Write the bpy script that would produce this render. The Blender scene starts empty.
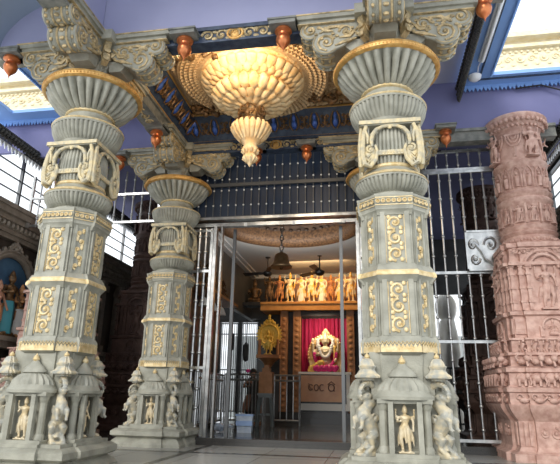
import bpy, bmesh, math, random
from mathutils import Matrix, Vector
random.seed(7)
PI = math.pi
sc = bpy.context.scene
col = sc.collection

# ------------------------------------------------------------------ camera
FPX = 519.575
yaw, pit, rol = -0.175, 0.304, 0.019
Fv = Vector((math.sin(yaw)*math.cos(pit), math.cos(yaw)*math.cos(pit), math.sin(pit)))
Rv = Vector((math.cos(yaw), -math.sin(yaw), 0)); Uv = Rv.cross(Fv)
R2 = Rv*math.cos(rol) + Uv*math.sin(rol); U2 = -Rv*math.sin(rol) + Uv*math.cos(rol)
cd = bpy.data.cameras.new('camera'); cam = bpy.data.objects.new('camera', cd); col.objects.link(cam)
m = Matrix(((R2.x, U2.x, -Fv.x), (R2.y, U2.y, -Fv.y), (R2.z, U2.z, -Fv.z))).to_4x4()
m.translation = Vector((-0.3374, -6.7228, 0.9772)); cam.matrix_world = m
cd.sensor_width = 36; cd.lens = FPX/560*36; cd.clip_start = .05; cd.clip_end = 300
sc.camera = cam

# ------------------------------------------------------------------ light and exposure
sc.view_settings.view_transform = 'Standard'; sc.view_settings.look = 'None'
sc.view_settings.gamma = 1; sc.view_settings.exposure = 0.35; sc.view_settings.use_curve_mapping = False
w = bpy.data.worlds.new('sky'); sc.world = w; w.use_nodes = True
wn = w.node_tree.nodes; bg = wn['Background']
bg.inputs[0].default_value = (.90, .95, 1.0, 1); bg.inputs[1].default_value = 1.25
sd = bpy.data.lights.new('daylight', 'SUN'); sun = bpy.data.objects.new('daylight', sd); col.objects.link(sun)
sd.energy = 1.5; sd.angle = math.radians(25); sd.color = (1, .96, .88)
sun.rotation_euler = Vector((0.30, 1.0, -0.50)).to_track_quat('-Z', 'Y').to_euler()
def area(name, loc, size, sy, power, colr, direction):
    d = bpy.data.lights.new(name, 'AREA'); o = bpy.data.objects.new(name, d); col.objects.link(o)
    d.shape = 'RECTANGLE'; d.size = size; d.size_y = sy; d.energy = power; d.color = colr
    o.location = loc; o.rotation_euler = Vector(direction).to_track_quat('-Z', 'Y').to_euler(); return o
area('shrine_lamp', (-2.2, 10.8, 5.35), 2.2, .3, 36, (1, .62, .28), (0.05, .8, -.62))
area('hall_lamp', (-2.6, 7.6, 4.6), 2.0, .4, 45, (1, .93, .85), (0, .35, 1))  # added fill without a fixture, aimed up to brighten the white hall ceiling
area('lotus_lamp', (-2.46, .12, 6.30), 1.6, .1, 42, (1, .74, .45), (0, .9, .33))  # added warm fill behind the front beam, brightens the lotus from the front
area('deity_lamp', (-2.05, 11.6, 3.60), .7, .15, 16, (1, .85, .65), (0, .7, -1))

# ------------------------------------------------------------------ materials
M = {}
def mat(name, c, rough=.7, metal=0.0, c2=None, scale=6, bump=0.0, bscale=40, emit=None, estr=1, detail=4, contrast=(.35, .65), trans=0, alpha=1):
    if name in M: return M[name]
    mt = bpy.data.materials.new(name); mt.use_nodes = True
    nt = mt.node_tree; N = nt.nodes; Lk = nt.links; b = N['Principled BSDF']
    b.inputs['Roughness'].default_value = rough; b.inputs['Metallic'].default_value = metal
    b.inputs['Base Color'].default_value = (*c, 1)
    tc = N.new('ShaderNodeTexCoord')
    if c2:
        no = N.new('ShaderNodeTexNoise'); no.inputs['Scale'].default_value = scale; no.inputs['Detail'].default_value = detail
        Lk.new(tc.outputs['Object'], no.inputs['Vector'])
        r = N.new('ShaderNodeValToRGB'); r.color_ramp.elements[0].position = contrast[0]; r.color_ramp.elements[1].position = contrast[1]
        r.color_ramp.elements[0].color = (*c, 1); r.color_ramp.elements[1].color = (*c2, 1)
        Lk.new(no.outputs['Fac'], r.inputs['Fac']); Lk.new(r.outputs['Color'], b.inputs['Base Color'])
    if bump:
        n2 = N.new('ShaderNodeTexNoise'); n2.inputs['Scale'].default_value = bscale; n2.inputs['Detail'].default_value = 3
        Lk.new(tc.outputs['Object'], n2.inputs['Vector'])
        bp = N.new('ShaderNodeBump'); bp.inputs['Strength'].default_value = bump; bp.inputs['Distance'].default_value = .02
        Lk.new(n2.outputs['Fac'], bp.inputs['Height']); Lk.new(bp.outputs['Normal'], b.inputs['Normal'])
    if emit:
        b.inputs['Emission Color'].default_value = (*emit, 1); b.inputs['Emission Strength'].default_value = estr
    if trans: b.inputs['Transmission Weight'].default_value = trans
    if alpha < 1: b.inputs['Alpha'].default_value = alpha
    M[name] = mt; return mt
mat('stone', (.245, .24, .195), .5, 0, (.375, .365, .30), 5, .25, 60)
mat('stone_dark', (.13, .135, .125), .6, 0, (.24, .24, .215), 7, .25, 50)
mat('gold', (.56, .41, .19), .45, .2, (.76, .62, .37), 14, .3, 70)
mat('gold_antique', (.27, .215, .12), .45, .2, (.62, .47, .25), 12, .4, 50)
mat('copper_gold', (.52, .27, .07), .38, .45, (.68, .42, .14), 12, .3, 70)
mat('statue', (.36, .36, .32), .5, .05, (.62, .53, .36), 12, .3, 45, contrast=(.40, .66))
mat('gold_stone', (.40, .37, .28), .5, .1, (.66, .54, .31), 12, .3, 60)
mat('gilded', (.60, .47, .27), .45, .15, (.72, .63, .46), 9, .3, 45)
mat('pink', (.45, .26, .21), .62, 0, (.63, .42, .35), 9, .3, 45)
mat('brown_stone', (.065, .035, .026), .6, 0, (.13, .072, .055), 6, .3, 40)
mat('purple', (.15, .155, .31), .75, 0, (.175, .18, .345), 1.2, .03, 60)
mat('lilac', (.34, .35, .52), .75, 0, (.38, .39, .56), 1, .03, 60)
mat('slate', (.34, .42, .52), .7, 0, (.38, .46, .56), 1, .03, 60)
mat('blue', (.21, .38, .74), .6, 0, (.24, .42, .79), 1.5, .03, 60)
mat('copper', (.46, .12, .04), .28, .65, (.64, .24, .09), 6, 0)
mat('black_carved', (.012, .012, .011), .4, 0, (.05, .045, .035), 18, .6, 40)
mat('navy', (.022, .035, .07), .45, 0, (.05, .075, .12), 9, .4, 40)
mat('blue_bright', (.03, .08, .33), .35, .1, (.06, .14, .48), 9)
mat('steel', (.38, .39, .39), .28, .85, (.60, .60, .59), 7)
mat('steel_dark', (.13, .135, .14), .38, .6)
mat('black', (.015, .014, .014), .45)
mat('near_black', (.028, .024, .022), .6, 0, (.045, .04, .036), 4)
mat('cream_plaster', (.80, .68, .42), .7, 0, (.88, .78, .55), 8, .4, 40)
mat('lotus', (.86, .55, .24), .5, 0, (.93, .74, .45), 7, .35, 35)
mat('feather', (.55, .36, .19), .65, 0, (.74, .55, .32), 14, .5, 50)
mat('tan', (.60, .44, .28), .7)
mat('bronze', (.06, .035, .015), .4, .3, (.23, .12, .045), 14, .4, 40)
mat('bell_brass', (.32, .20, .10), .4, .6, (.45, .30, .16), 8)
mat('white_ceiling', (.50, .52, .53), .7)
mat('ring', (.06, .03, .015), .55, .1, (.17, .09, .04), 16, .6, 40)
mat('shelf_wood', (.62, .27, .06), .5, 0, (.72, .36, .10), 5)
mat('wood', (.34, .15, .055), .5, 0, (.44, .20, .08), 6)
mat('curtain', (.42, .012, .07), .75, 0, (.52, .02, .10), 3)
mat('yellow', (.80, .52, .12), .6); mat('magenta', (.62, .02, .20), .6); mat('white', (.85, .83, .78), .5)
mat('orange', (.62, .30, .12), .6); mat('red', (.5, .04, .03), .6); mat('skin', (.42, .22, .14), .6); mat('teal', (.05, .25, .30), .6)
mat('sun_gold', (.85, .50, .06), .35, .3, (.95, .66, .14), 14, .4, 40)
mat('plastic_grey', (.17, .19, .19), .45); mat('plastic_clear', (.66, .72, .80), .3, 0, (.5, .58, .70), 9)
mat('tube_lamp', (.9, .93, .95), .35)
mat('brown_wall', (.05, .038, .03), .6, 0, (.085, .065, .05), 3, .2, 30)
mat('cornice_grey', (.20, .17, .135), .6, 0, (.28, .245, .20), 6, .3, 30)
mat('mural_blue', (.04, .10, .19), .7, 0, (.07, .16, .27), 2)
mat('granite_pink_wall', (.52, .30, .22), .5)
mat('outdoor_wall', (.80, .82, .80), .8, 0, (.7, .72, .70), 1)
mat('window_white', (.85, .88, .9), .5)
mat('inner_wall', (.06, .06, .058), .35, 0, (.09, .09, .085), 3)
# polished granite floor with square slabs
def floor_mat(name, c, c2, line, size, rough):
    mt = bpy.data.materials.new(name); mt.use_nodes = True; nt = mt.node_tree; N = nt.nodes; Lk = nt.links; b = N['Principled BSDF']
    tc = N.new('ShaderNodeTexCoord'); br = N.new('ShaderNodeTexBrick'); br.offset = 0; br.inputs['Scale'].default_value = 1
    br.inputs['Brick Width'].default_value = size; br.inputs['Row Height'].default_value = size; br.inputs['Mortar Size'].default_value = .006
    br.inputs['Color1'].default_value = (*c, 1); br.inputs['Color2'].default_value = (*c2, 1); br.inputs['Mortar'].default_value = (*line, 1)
    no = N.new('ShaderNodeTexNoise'); no.inputs['Scale'].default_value = 90; mx = N.new('ShaderNodeMix'); mx.data_type = 'RGBA'; mx.blend_type = 'MULTIPLY'; mx.inputs[0].default_value = .5
    Lk.new(tc.outputs['Object'], br.inputs['Vector']); Lk.new(tc.outputs['Object'], no.inputs['Vector'])
    Lk.new(br.outputs['Color'], mx.inputs[6]); Lk.new(no.outputs['Fac'], mx.inputs[7]); Lk.new(mx.outputs[2], b.inputs['Base Color'])
    b.inputs['Roughness'].default_value = rough; M[name] = mt
floor_mat('floor', (.40, .39, .35), (.48, .47, .42), (.10, .10, .09), 1.1, .25)
floor_mat('inner_floor', (.10, .10, .10), (.12, .12, .118), (.04, .04, .04), 1.2, .14)
mat('granite_black', (.03, .03, .03), .2, 0, (.06, .055, .05), 60)

# ------------------------------------------------------------------ mesh helper
class MB:
    def __init__(s): s.v = []; s.f = []; s.T = Matrix.Identity(4)
    def add(s, vs, fs, T=None):
        T = s.T if T is None else s.T @ T
        n = len(s.v); s.v += [T @ Vector(p) for p in vs]; s.f += [tuple(n+i for i in f) for f in fs]; return s
    def merge(s, o, T=None):
        return s.add(o.v, o.f, T)
    def box(s, x0, x1, y0, y1, z0, z1, T=None):
        return s.add([(x0,y0,z0),(x1,y0,z0),(x1,y1,z0),(x0,y1,z0),(x0,y0,z1),(x1,y0,z1),(x1,y1,z1),(x0,y1,z1)],
              [(0,3,2,1),(4,5,6,7),(0,1,5,4),(1,2,6,5),(2,3,7,6),(3,0,4,7)], T)
    def loft(s, rings, T=None, caps=True, closed=True):
        n = len(rings[0]); vs = [p for r in rings for p in r]; fs = []
        for k in range(len(rings)-1):
            for i in range(n if closed else n-1):
                j = (i+1) % n; fs.append((k*n+i, k*n+j, (k+1)*n+j, (k+1)*n+i))
        if caps: fs.append(tuple(reversed(range(n)))); fs.append(tuple((len(rings)-1)*n+i for i in range(n)))
        return s.add(vs, fs, T)
    def lathe(s, prof, n=32, mod=None, T=None, caps=True):
        rings = []
        for k, (r, z) in enumerate(prof):
            rings.append([((r*(mod(2*PI*i/n, k) if mod else 1))*math.cos(2*PI*i/n), (r*(mod(2*PI*i/n, k) if mod else 1))*math.sin(2*PI*i/n), z) for i in range(n)])
        return s.loft(rings, T, caps)
    def tube(s, path, r, n=6, T=None, flat=1.0, nrm=None):
        P = [Vector(p) for p in path]; K = len(P); R = r if isinstance(r, (list, tuple)) else [r]*K
        rings = []; up = None
        for i in range(K):
            t = (P[min(i+1, K-1)] - P[max(i-1, 0)])
            if t.length < 1e-9: t = Vector((0,0,1))
            t.normalize()
            if up is None:
                up = Vector(nrm) if nrm else (Vector((0,0,1)) if abs(t.z) < .9 else Vector((1,0,0)))
            a = up - t*up.dot(t)
            if a.length < 1e-6: a = t.orthogonal()
            a.normalize(); up = a; b = t.cross(a)
            rings.append([P[i] + a*(R[i]*flat*math.cos(2*PI*k/n)) + b*(R[i]*math.sin(2*PI*k/n)) for k in range(n)])
        return s.loft(rings, T)
    def ball(s, c, r, n=8, m_=6, T=None):
        if not isinstance(r, (tuple, list)): r = (r, r, r)
        rings = []
        for k in range(1, m_):
            a = PI*k/m_; rings.append([(c[0]+r[0]*math.sin(a)*math.cos(2*PI*i/n), c[1]+r[1]*math.sin(a)*math.sin(2*PI*i/n), c[2]-r[2]*math.cos(a)) for i in range(n)])
        vs = [p for q in rings for p in q]; fs = []
        for k in range(m_-2):
            for i in range(n): j = (i+1) % n; fs.append((k*n+i, k*n+j, (k+1)*n+j, (k+1)*n+i))
        b = len(vs); vs += [(c[0], c[1], c[2]-r[2]), (c[0], c[1], c[2]+r[2])]
        for i in range(n):
            j = (i+1) % n; fs.append((b, j, i)); fs.append((b+1, (m_-2)*n+i, (m_-2)*n+j))
        return s.add(vs, fs, T)
    def prism(s, poly, a, b, plane='xz', T=None):
        if plane == 'xz': g = lambda p, d: (p[0], d, p[1])
        elif plane == 'yz': g = lambda p, d: (d, p[0], p[1])
        else: g = lambda p, d: (p[0], p[1], d)
        return s.loft([[g(p, a) for p in poly], [g(p, b) for p in poly]], T)
    def mesh(s, name, m_, angle=35, voxel=None):
        me = bpy.data.meshes.new(name); me.from_pydata([tuple(v) for v in s.v], [], s.f); me.validate()
        bm = bmesh.new(); bm.from_mesh(me); bmesh.ops.recalc_face_normals(bm, faces=bm.faces); bm.to_mesh(me); bm.free()
        if voxel:
            o = bpy.data.objects.new('tmp', me); col.objects.link(o); md = o.modifiers.new('r', 'REMESH'); md.mode = 'VOXEL'; md.voxel_size = voxel
            sm = o.modifiers.new('s', 'SMOOTH'); sm.iterations = 1; sm.factor = .5
            dg = bpy.context.evaluated_depsgraph_get(); me2 = bpy.data.meshes.new_from_object(o.evaluated_get(dg))
            bpy.data.objects.remove(o); me2.name = name; me = me2
        me.materials.clear(); me.materials.append(M[m_] if isinstance(m_, str) else m_)
        me.polygons.foreach_set('use_smooth', [True]*len(me.polygons))
        if not voxel: me.set_sharp_from_angle(angle=math.radians(angle))
        return me
    def build(s, name, m_, parent=None, **k):
        o = bpy.data.objects.new(name, s.mesh(name, m_, **k)); col.objects.link(o)
        if parent is not None: o.parent = parent
        return o
def Tr(x, y, z): return Matrix.Translation((x, y, z))
def Rz(a): return Matrix.Rotation(a, 4, 'Z')
def Rx(a): return Matrix.Rotation(a, 4, 'X')
def Ry(a): return Matrix.Rotation(a, 4, 'Y')
def Sc(a, b=None, c=None): return Matrix.Diagonal((a, a if b is None else b, a if c is None else c, 1))
def tag(o, label=None, cat=None, group=None, kind=None):
    if label: o['label'] = label
    if cat: o['category'] = cat
    if group: o['group'] = group
    if kind: o['kind'] = kind
    return o
def empty(name, loc=(0,0,0), rz=0, label=None, cat=None, group=None):
    o = bpy.data.objects.new(name, None); col.objects.link(o); o.location = loc; o.rotation_euler = (0,0,rz)
    o.empty_display_size = .1
    return tag(o, label, cat, group)
def copy_tree(o, parent=None, loc=None, rz=None, label=None, group=None, scale=None):
    c = o.copy(); col.objects.link(c); c.parent = parent
    if loc is not None: c.location = loc
    if rz is not None: c.rotation_euler = (0,0,rz)
    if scale is not None: c.scale = (scale,)*3
    if label: c['label'] = label
    if group: c['group'] = group
    for ch in list(o.children): copy_tree(ch, c)
    return c
def struct(name, mb, m_, **k): return tag(mb.build(name, m_, **k), kind='structure')
def relab(root, nm, lab):
    for ch in root.children:
        if ch.name.startswith(nm): ch['label'] = lab

# ------------------------------------------------------------------ relief helpers (drawn in x,z; front is -y)
def spiral(mb, cx, cz, r, turns, a0, sgn, y, tr, n=5, T=None, steps=14):
    p = []
    for i in range(steps+1):
        t = i/steps; rr = r*(1-.85*t); a = a0 + sgn*turns*2*PI*t
        p.append((cx+rr*math.cos(a), y, cz+rr*math.sin(a)))
    mb.tube(p, [tr*(1-.3*i/steps) for i in range(steps+1)], n, T)
    mb.ball((cx, y, cz), tr*1.5, 6, 4, T)
def vine_v(mb, w_, z0, z1, y, T=None, tr=.010, single=False):
    h = z1-z0; n = max(2, round(h/(w_*1.0))); s = h/n
    for k in range(n):
        cz = z0+s*(k+.5); sg = 1 if k % 2 else -1
        if not single:
            spiral(mb, 0, cz, s*.46, 1.35, PI/2 if sg > 0 else -PI/2, sg, y, tr, T=T)
            for a in (0, 1, 2, 3): mb.ball((math.cos(a*PI/2+PI/4)*s*.5, y, cz+math.sin(a*PI/2+PI/4)*s*.5), (tr*1.5, tr, tr*1.5), 5, 4, T)
        else:
            spiral(mb, sg*w_*.12, cz, s*.40, 1.0, -PI/2, sg, y, tr, T=T, steps=9)
            mb.ball((-sg*w_*.3, y, cz+s*.35), (tr*1.7, tr, tr*2.6), 5, 4, T)
def vine_h(mb, x0, x1, cz, hh, y, T=None, tr=.010):
    L_ = x1-x0; n = max(1, round(L_/(hh*1.1))); s = L_/n
    for k in range(n):
        cx = x0+s*(k+.5); sg = 1 if k % 2 else -1
        spiral(mb, cx, cz, min(s, hh)*.46, 1.3, 0 if sg > 0 else PI, sg, y, tr, T=T)
        for q in (-1, 1): mb.ball((cx+s*.5, y, cz+q*hh*.3), (tr*2.2, tr, tr*1.5), 5, 4, T)

def figure(h=1.0, arms=4, seated=False, crown=True, sway=.02, wide=1.0, halo=False, seed=0, props=True):
    """carved deity facing -y, base at z=0, remeshed to one body"""
    b = MB(); rnd = random.Random(seed)
    if not seated:
        b.box(-.17, .17, -.10, .10, 0, .035)
        for s in (-1, 1):
            b.tube([(s*.075, -.03, .035), (s*.075, .0, .09), (s*.085+sway, -.015, .28), (s*.06+sway, 0, .50)], [.035, .032, .048, .068], 8)
            b.ball((s*.085, -.06, .05), (.035, .06, .022))
            b.tube([(s*.11, 0, .48), (s*.15, .01, .32), (s*.17, .0, .14)], [.03, .035, .012], 6)   # sash
        hip = .50
        b.tube([(sway, -.05, .5), (sway*.5, -.055, .35), (0, -.05, .2)], [.03, .035, .015], 6)
    else:
        b.box(-.26, .26, -.16, .16, 0, .05)
        for s in (-1, 1): b.tube([(s*.06, 0, .14), (s*.22, -.06, .12), (s*.20, -.13, .10), (-s*.02, -.17, .10)], [.09, .075, .06, .045], 8)
        hip = .16
    k = 1.0 if not seated else 1.55
    def Z(z): return hip + (z-.5)*k
    b.ball((sway, 0, Z(.52)), (.105*wide*k**.5, .075, .075*k), 10, 6)
    b.tube([(sway, 0, Z(.52)), (sway*.3, 0, Z(.62)), (0, 0, Z(.73)), (0, 0, Z(.78))], [.085*wide*k, .066*wide*k, .095*wide*k, .05*k], 10, flat=.75, nrm=(0, 1, 0))
    b.ball((0, -.01, Z(.74)), (.12*wide*k, .065*k, .05*k), 10, 6)
    b.tube([(0, 0, Z(.77)), (0, -.005, Z(.83))], [.035*k, .032*k], 8)
    b.ball((0, -.012, Z(.865)), (.052*k, .055*k, .062*k), 10, 8)
    b.ball((0, -.065*k, Z(.86)), (.010*k, .014*k, .018*k), 5, 4)
    for s in (-1, 1): b.ball((s*.055*k, 0, Z(.86)), (.012*k, .02*k, .03*k), 5, 4)
    b.tube([(-.075*k, -.045, Z(.77)), (-.03, -.075*k, Z(.70)), (.03, -.075*k, Z(.70)), (.075*k, -.045, Z(.77))], .012*k, 5)
    b.tube([(-.09*k+sway, 0, Z(.565)), (sway, -.078*k, Z(.55)), (.09*k+sway, 0, Z(.565))], .014*k, 5)
    if crown:
        b.lathe([(.058*k, 0), (.064*k, .012*k), (.05*k, .03*k), (.042*k, .06*k), (.028*k, .09*k), (.012*k, .115*k), (.001, .13*k)], 8, T=Tr(0, 0, Z(.895)))
    else: b.ball((0, .01, Z(.90)), (.05*k, .05*k, .04*k), 8, 5)
    for s in (-1, 1):
        sh = (s*.115*wide*k, 0, Z(.755))
        e1 = (s*.175*k, -.01, Z(.64)); 
        if (s > 0 and arms >= 2): h1 = (s*.16*k, -.11*k, Z(.56) if seated else .47)
        else: h1 = (s*.10*k, -.13*k, Z(.66))
        b.tube([sh, e1, h1], [.036*k, .03*k, .022*k], 7); b.ball(h1, (.028*k, .03*k, .03*k), 6, 5)
        if arms >= 4:
            e2 = (s*.20*k, .02, Z(.70)); h2 = (s*.20*k, -.02, Z(.83))
            b.tube([sh, e2, h2], [.032*k, .028*k, .02*k], 7); b.ball(h2, .025*k, 6, 5)
            if props: b.ball((s*.20*k, -.02, Z(.885)), (.030*k, .02*k, .04*k), 7, 5)
    if halo:
        p = [(.27*k*math.cos(a), .05, Z(.66)+.30*k*math.sin(a)) for a in [PI*(-.15+1.3*i/20) for i in range(21)]]
        b.tube(p, .022*k, 6)
    o = MB(); o.merge(b, Sc(h)); return o

# ------------------------------------------------------------------ the grey carved column
def sym4(fn):
    out = MB()
    for q in range(4):
        b = MB(); fn(b); out.merge(b, Rz(q*PI/2))
    return out
def _ring(side):
    out = []
    for q in range(4):
        c, s_ = math.cos(q*PI/2), math.sin(q*PI/2)
        out += [(x*c-y*s_, x*s_+y*c) for x, y in side]
    return out
def cross(h, st=.03, cw=.55):
    a = h*cw; return _ring([(-a, -h), (a, -h), (a, -h+st), (h-st, -h+st), (h-st, -a)])
def octs(h, st=.03, cw=.55):
    a = h*cw; return _ring([(-a, -h), (a, -h), (a, -h+st), (h-st, -a)])
def tier(mb, prof, st=.03, cw=.55):
    mb.loft([[(x, y, z) for x, y in cross(h, st, cw)] for h, z in prof])
def otier(mb, prof, st=.03, cw=.55):
    mb.loft([[(x, y, z) for x, y in octs(h, st, cw)] for h, z in prof])
def shaft_plan(k=1.0):
    half = [(-.215, -.375), (-.215, -.405), (-.185, -.405), (-.185, -.435), (-.125, -.435), (-.125, -.41)]
    side = half + [(-x, y) for x, y in reversed(half)]
    c0, c1 = Vector((.225, -.385)), Vector((.385, -.225)); nn = Vector((.7071, -.7071))
    for t, d in ((0, 0), (.10, 0), (.10, .016), (.24, .016), (.24, -.012), (.76, -.012), (.76, .016), (.90, .016), (.90, 0), (1, 0)):
        p = c0*(1-t)+c1*t+nn*d; side.append((p.x, p.y))
    return [(x*k, y*k) for x, y in _ring(side)]

def yali():
    b = MB()   # faces +x outward, base z=0, height .70
    b.tube([(.03,0,.03), (-.02,0,.10), (-.05,0,.18), (.0,0,.27), (.065,0,.35), (.075,0,.42), (.01,0,.475), (-.07,0,.52), (-.10,0,.59), (-.07,0,.66), (.0,0,.695), (.07,0,.675), (.105,0,.62)],
           [.07,.07,.07,.08,.085,.072,.055,.040,.036,.034,.030,.024,.014], 10)
    for i in range(17):   # mane crest
        t = i/16; a = PI*(1.25-1.3*t); b.ball((-.0+.125*math.cos(a), 0, .585+.125*math.sin(a)), (.017, .045, .017), 6, 5)
    b.ball((.02, 0, .565), (.052, .046, .040), 8, 6)       # head
    b.tube([(.04,0,.56), (.09,0,.55), (.12,0,.53)], [.036,.028,.022], 8)
    b.tube([(.03,0,.53), (.075,0,.51)], [.026,.016], 6)
    for s in (-1, 1):
        b.ball((.05, s*.038, .582), .013, 6, 5)
        b.tube([(.08, s*.05, .38), (.15, s*.06, .35), (.15, s*.055, .27), (.18, s*.05, .25)], [.034,.028,.020,.022], 7)   # fore leg
        b.tube([(-.03, s*.05, .20), (.07, s*.07, .16), (.03, s*.07, .08), (.11, s*.065, .025)], [.055,.045,.026,.032], 7)   # hind leg
        spiral(b, -.02, .35, .055, 1.2, 0, 1, s*.068, .014)
        spiral(b, .03, .14, .05, 1.2, 0, 1, s*.082, .013)
    b.ball((.11, 0, .36), (.045, .06, .07), 8, 6)          # chest
    b.tube([(-.05,0,.07), (-.12,0,.10), (-.14,0,.20), (-.09,0,.26), (-.07,0,.22)], [.03,.026,.022,.018,.014], 7)
    b.box(-.12, .15, -.09, .09, -.01, .025)
    return b

def relief_arm_side(mb, y, T=None, tr=.021):
    s = 1 if y > 0 else -1
    spiral(mb, 1.08, 6.0, .105, 1.4, PI/2, -1, y, tr, T=T)
    spiral(mb, .84, 5.77, .15, 1.6, -PI/2, 1, y, tr, T=T)
    spiral(mb, .55, 5.93, .11, 1.4, 0, 1, y, tr, T=T)
    for p in ([(.95, y, 5.93), (.80, y, 6.02), (.62, y, 6.03)], [(.66, y, 5.83), (.50, y, 5.84), (.36, y, 6.0)], [(.72, y, 5.70), (.55, y, 5.76), (.40, y, 5.80)],
              [(.95, y, 6.04), (.86, y, 5.97), (.74, y, 5.95)], [(.44, y, 5.92), (.36, y, 5.85), (.27, y, 5.95)]):
        mb.tube(p, [tr*.6, tr*1.7, tr*.6], 5, T)
    for i in range(26):
        mb.ball((.28+.03*i+random.uniform(-.02,.02), y, 5.90+random.uniform(-.10,.14)), (tr*1.6, tr, tr*1.2), 5, 4, T)

def make_column():
    root = empty('carved_column')
    tag(root, 'x', 'column')
    # plinth
    b = MB(); tier(b, [(.76, 0), (.76, .05), (.70, .12), (.66, .15), (.66, .18)], .05, .5)
    tier(b, [(.70, .17), (.745, .20), (.745, .27), (.68, .315), (.64, .32), (.64, .36)], .05, .5)
    b.build('plinth', 'stone', root)
    b = MB(); tier(b, [(.43, .34), (.43, .42), (.385, .45), (.385, 1.28), (.40, 1.40), (.40, 1.48)], .03, .6)
    b.build('pedestal', 'stone', root)
    # kiosks
    for q in range(4):
        T = Rz(q*PI/2)
        k = MB(); k.T = T
        k.box(-.33, .33, -.62, -.40, .36, .40)
        for s in (-1, 1):
            k.box(s*.155-.028, s*.155+.028, -.61, -.55, .40, .93)
            k.tube([(s*.235, -.50, .40), (s*.235, -.50, .90)], .045, 10)
            k.lathe([(.05, .84), (.065, .88), (.065, .93)], 10, T=Tr(s*.235, -.50, 0))
            k.lathe([(.065, .40), (.065, .44), (.05, .47)], 10, T=Tr(s*.235, -.50, 0))
        k.box(-.30, .30, -.58, -.38, .91, .96)
        kio = k.build('kiosk', 'stone', root)
        r = MB(); r.T = T @ Tr(0, -.44, 0) @ Matrix.Diagonal((1, .62, 1, 1))
        r.lathe([(.30, .945), (.34, .95), (.345, .985), (.30, 1.03), (.285, 1.05)], 28)
        r.lathe([(.28, 1.04), (.26, 1.10), (.20, 1.16), (.15, 1.185)], 72, mod=lambda a, kk: 1+.06*math.cos(18*a))
        r.lathe([(.12, 1.18), (.165, 1.20), (.16, 1.225), (.12, 1.27), (.07, 1.31), (.05, 1.335), (.035, 1.35)], 24)
        r.build('kiosk_roof', 'stone', kio)
        f = MB(); f.T = T @ Tr(0, -.44, 0)
        f.lathe([(.03, 1.34), (.042, 1.36), (.036, 1.39), (.012, 1.42), (.002, 1.44)], 12); f.build('finial', 'gold', kio)
        g = MB(); g.merge(figure(.50, 4, wide=1.18, seed=q, sway=.02*(1 if q % 2 else -1)), T @ Tr(0, -.50, .40)); g.build('deity_figure', 'gilded', kio, voxel=.0075)
    ym = MB(); ym.merge(yali(), Sc(1.0)); yme = ym.mesh('yali_figure', 'statue', voxel=.009)
    cp = MB()
    for z0, s_ in ((0, 1.0),):
        cp.loft([[(x*s_, y*s_, z) for x, y in cross(h, .02, .6)] for h, z in [(.075, -.03), (.075, 0), (.14, .005), (.145, .03), (.105, .07), (.08, .12), (.095, .15), (.10, .165), (.08, .18), (.072, .22), (.05, .26), (.025, .275)]])
    cpm = cp.mesh('yali_canopy', 'statue'); fn = MB(); fn.lathe([(.02, .27), (.034, .29), (.028, .315), (.008, .34), (.001, .355)], 10); fnm = fn.mesh('canopy_finial', 'gold')
    for q in range(4):
        a = q*PI/2 + PI/4
        y = bpy.data.objects.new('yali_figure', yme); col.objects.link(y); y.parent = root
        y.location = (.50*math.cos(a)*1.08, .50*math.sin(a)*1.08, .36)
        y.rotation_euler = (0, 0, a)
        y.scale = (1.2, 1.0, 1.10)
        c = bpy.data.objects.new('yali_canopy', cpm); col.objects.link(c); c.parent = root; c.location = (.53*math.cos(a)*1.05, .53*math.sin(a)*1.05, 1.18); c.scale = (1, 1, .82)
        f = bpy.data.objects.new('canopy_finial', fnm); col.objects.link(f); f.parent = c
    # band with gold zigzag above the pedestal
    b = MB(); otier(b, [(.40, 1.44), (.45, 1.475), (.455, 1.58), (.455, 1.62), (.43, 1.665), (.41, 1.67)], .035, .52); b.build('lower_band', 'stone', root)
    def strips(mb, fn):
        fn(mb, -.232, .232, -.455, None)
        fn(mb, -.135, .135, -.468, Rz(PI/4))
    def zz(mb):
        def one(mb, x0, x1, y, T):
            n = max(2, round((x1-x0)/.045)); s = (x1-x0)/n
            mb.box(x0, x1, y-.008, y+.01, 1.475, 1.53, T)
            for i in range(n):
                mb.prism([(x0+i*s, 1.53), (x0+(i+1)*s, 1.53), (x0+(i+.5)*s, 1.575)], y-.009, y+.004, T=T)
                mb.tube([(x0+i*s, y-.004, 1.565), (x0+(i+.5)*s, y-.004, 1.60), (x0+(i+1)*s, y-.004, 1.565)], .006, 4, T)
        strips(mb, one)
    sym4(zz).build('zigzag_trim', 'gold', root)
    # shafts
    for i, (z0, z1) in enumerate(((1.665, 2.36), (2.52, 3.21))):
        b = MB(); pl = shaft_plan(1 if i == 0 else .965); b.loft([[(x, y, z0) for x, y in pl], [(x, y, z1) for x, y in pl]])
        b.build('lower_shaft' if i == 0 else 'upper_shaft', 'stone', root, angle=20)
        kk = 1 if i == 0 else .965
        for q in range(4):
            g = MB(); g.T = Rz(q*PI/2)
            vine_v(g, .21, z0+.04, z1-.04, -.415*kk, tr=.020)
            for i_ in range(2):
                g.box(-.122+i_*.234, -.112+i_*.234, -.420*kk, -.405*kk, z0+.03, z1-.03)
            vine_v(g, .12, z0+.05, z1-.05, -.424*kk, Rz(PI/4), tr=.016, single=True)
            g.build('scroll_panel', 'gold', root)
    b = MB(); otier(b, [(.42, 2.31), (.44, 2.345), (.475, 2.385), (.475, 2.42), (.45, 2.47), (.44, 2.50), (.415, 2.535)], .035, .52); b.build('middle_band', 'stone', root)
    b = MB(); b.loft([[(x, y, z) for x, y in octs(h, .035, .52)] for h, z in [(.479, 2.385), (.482, 2.40), (.479, 2.425), (.462, 2.452)]]); b.build('gold_line', 'gold', root)
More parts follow.
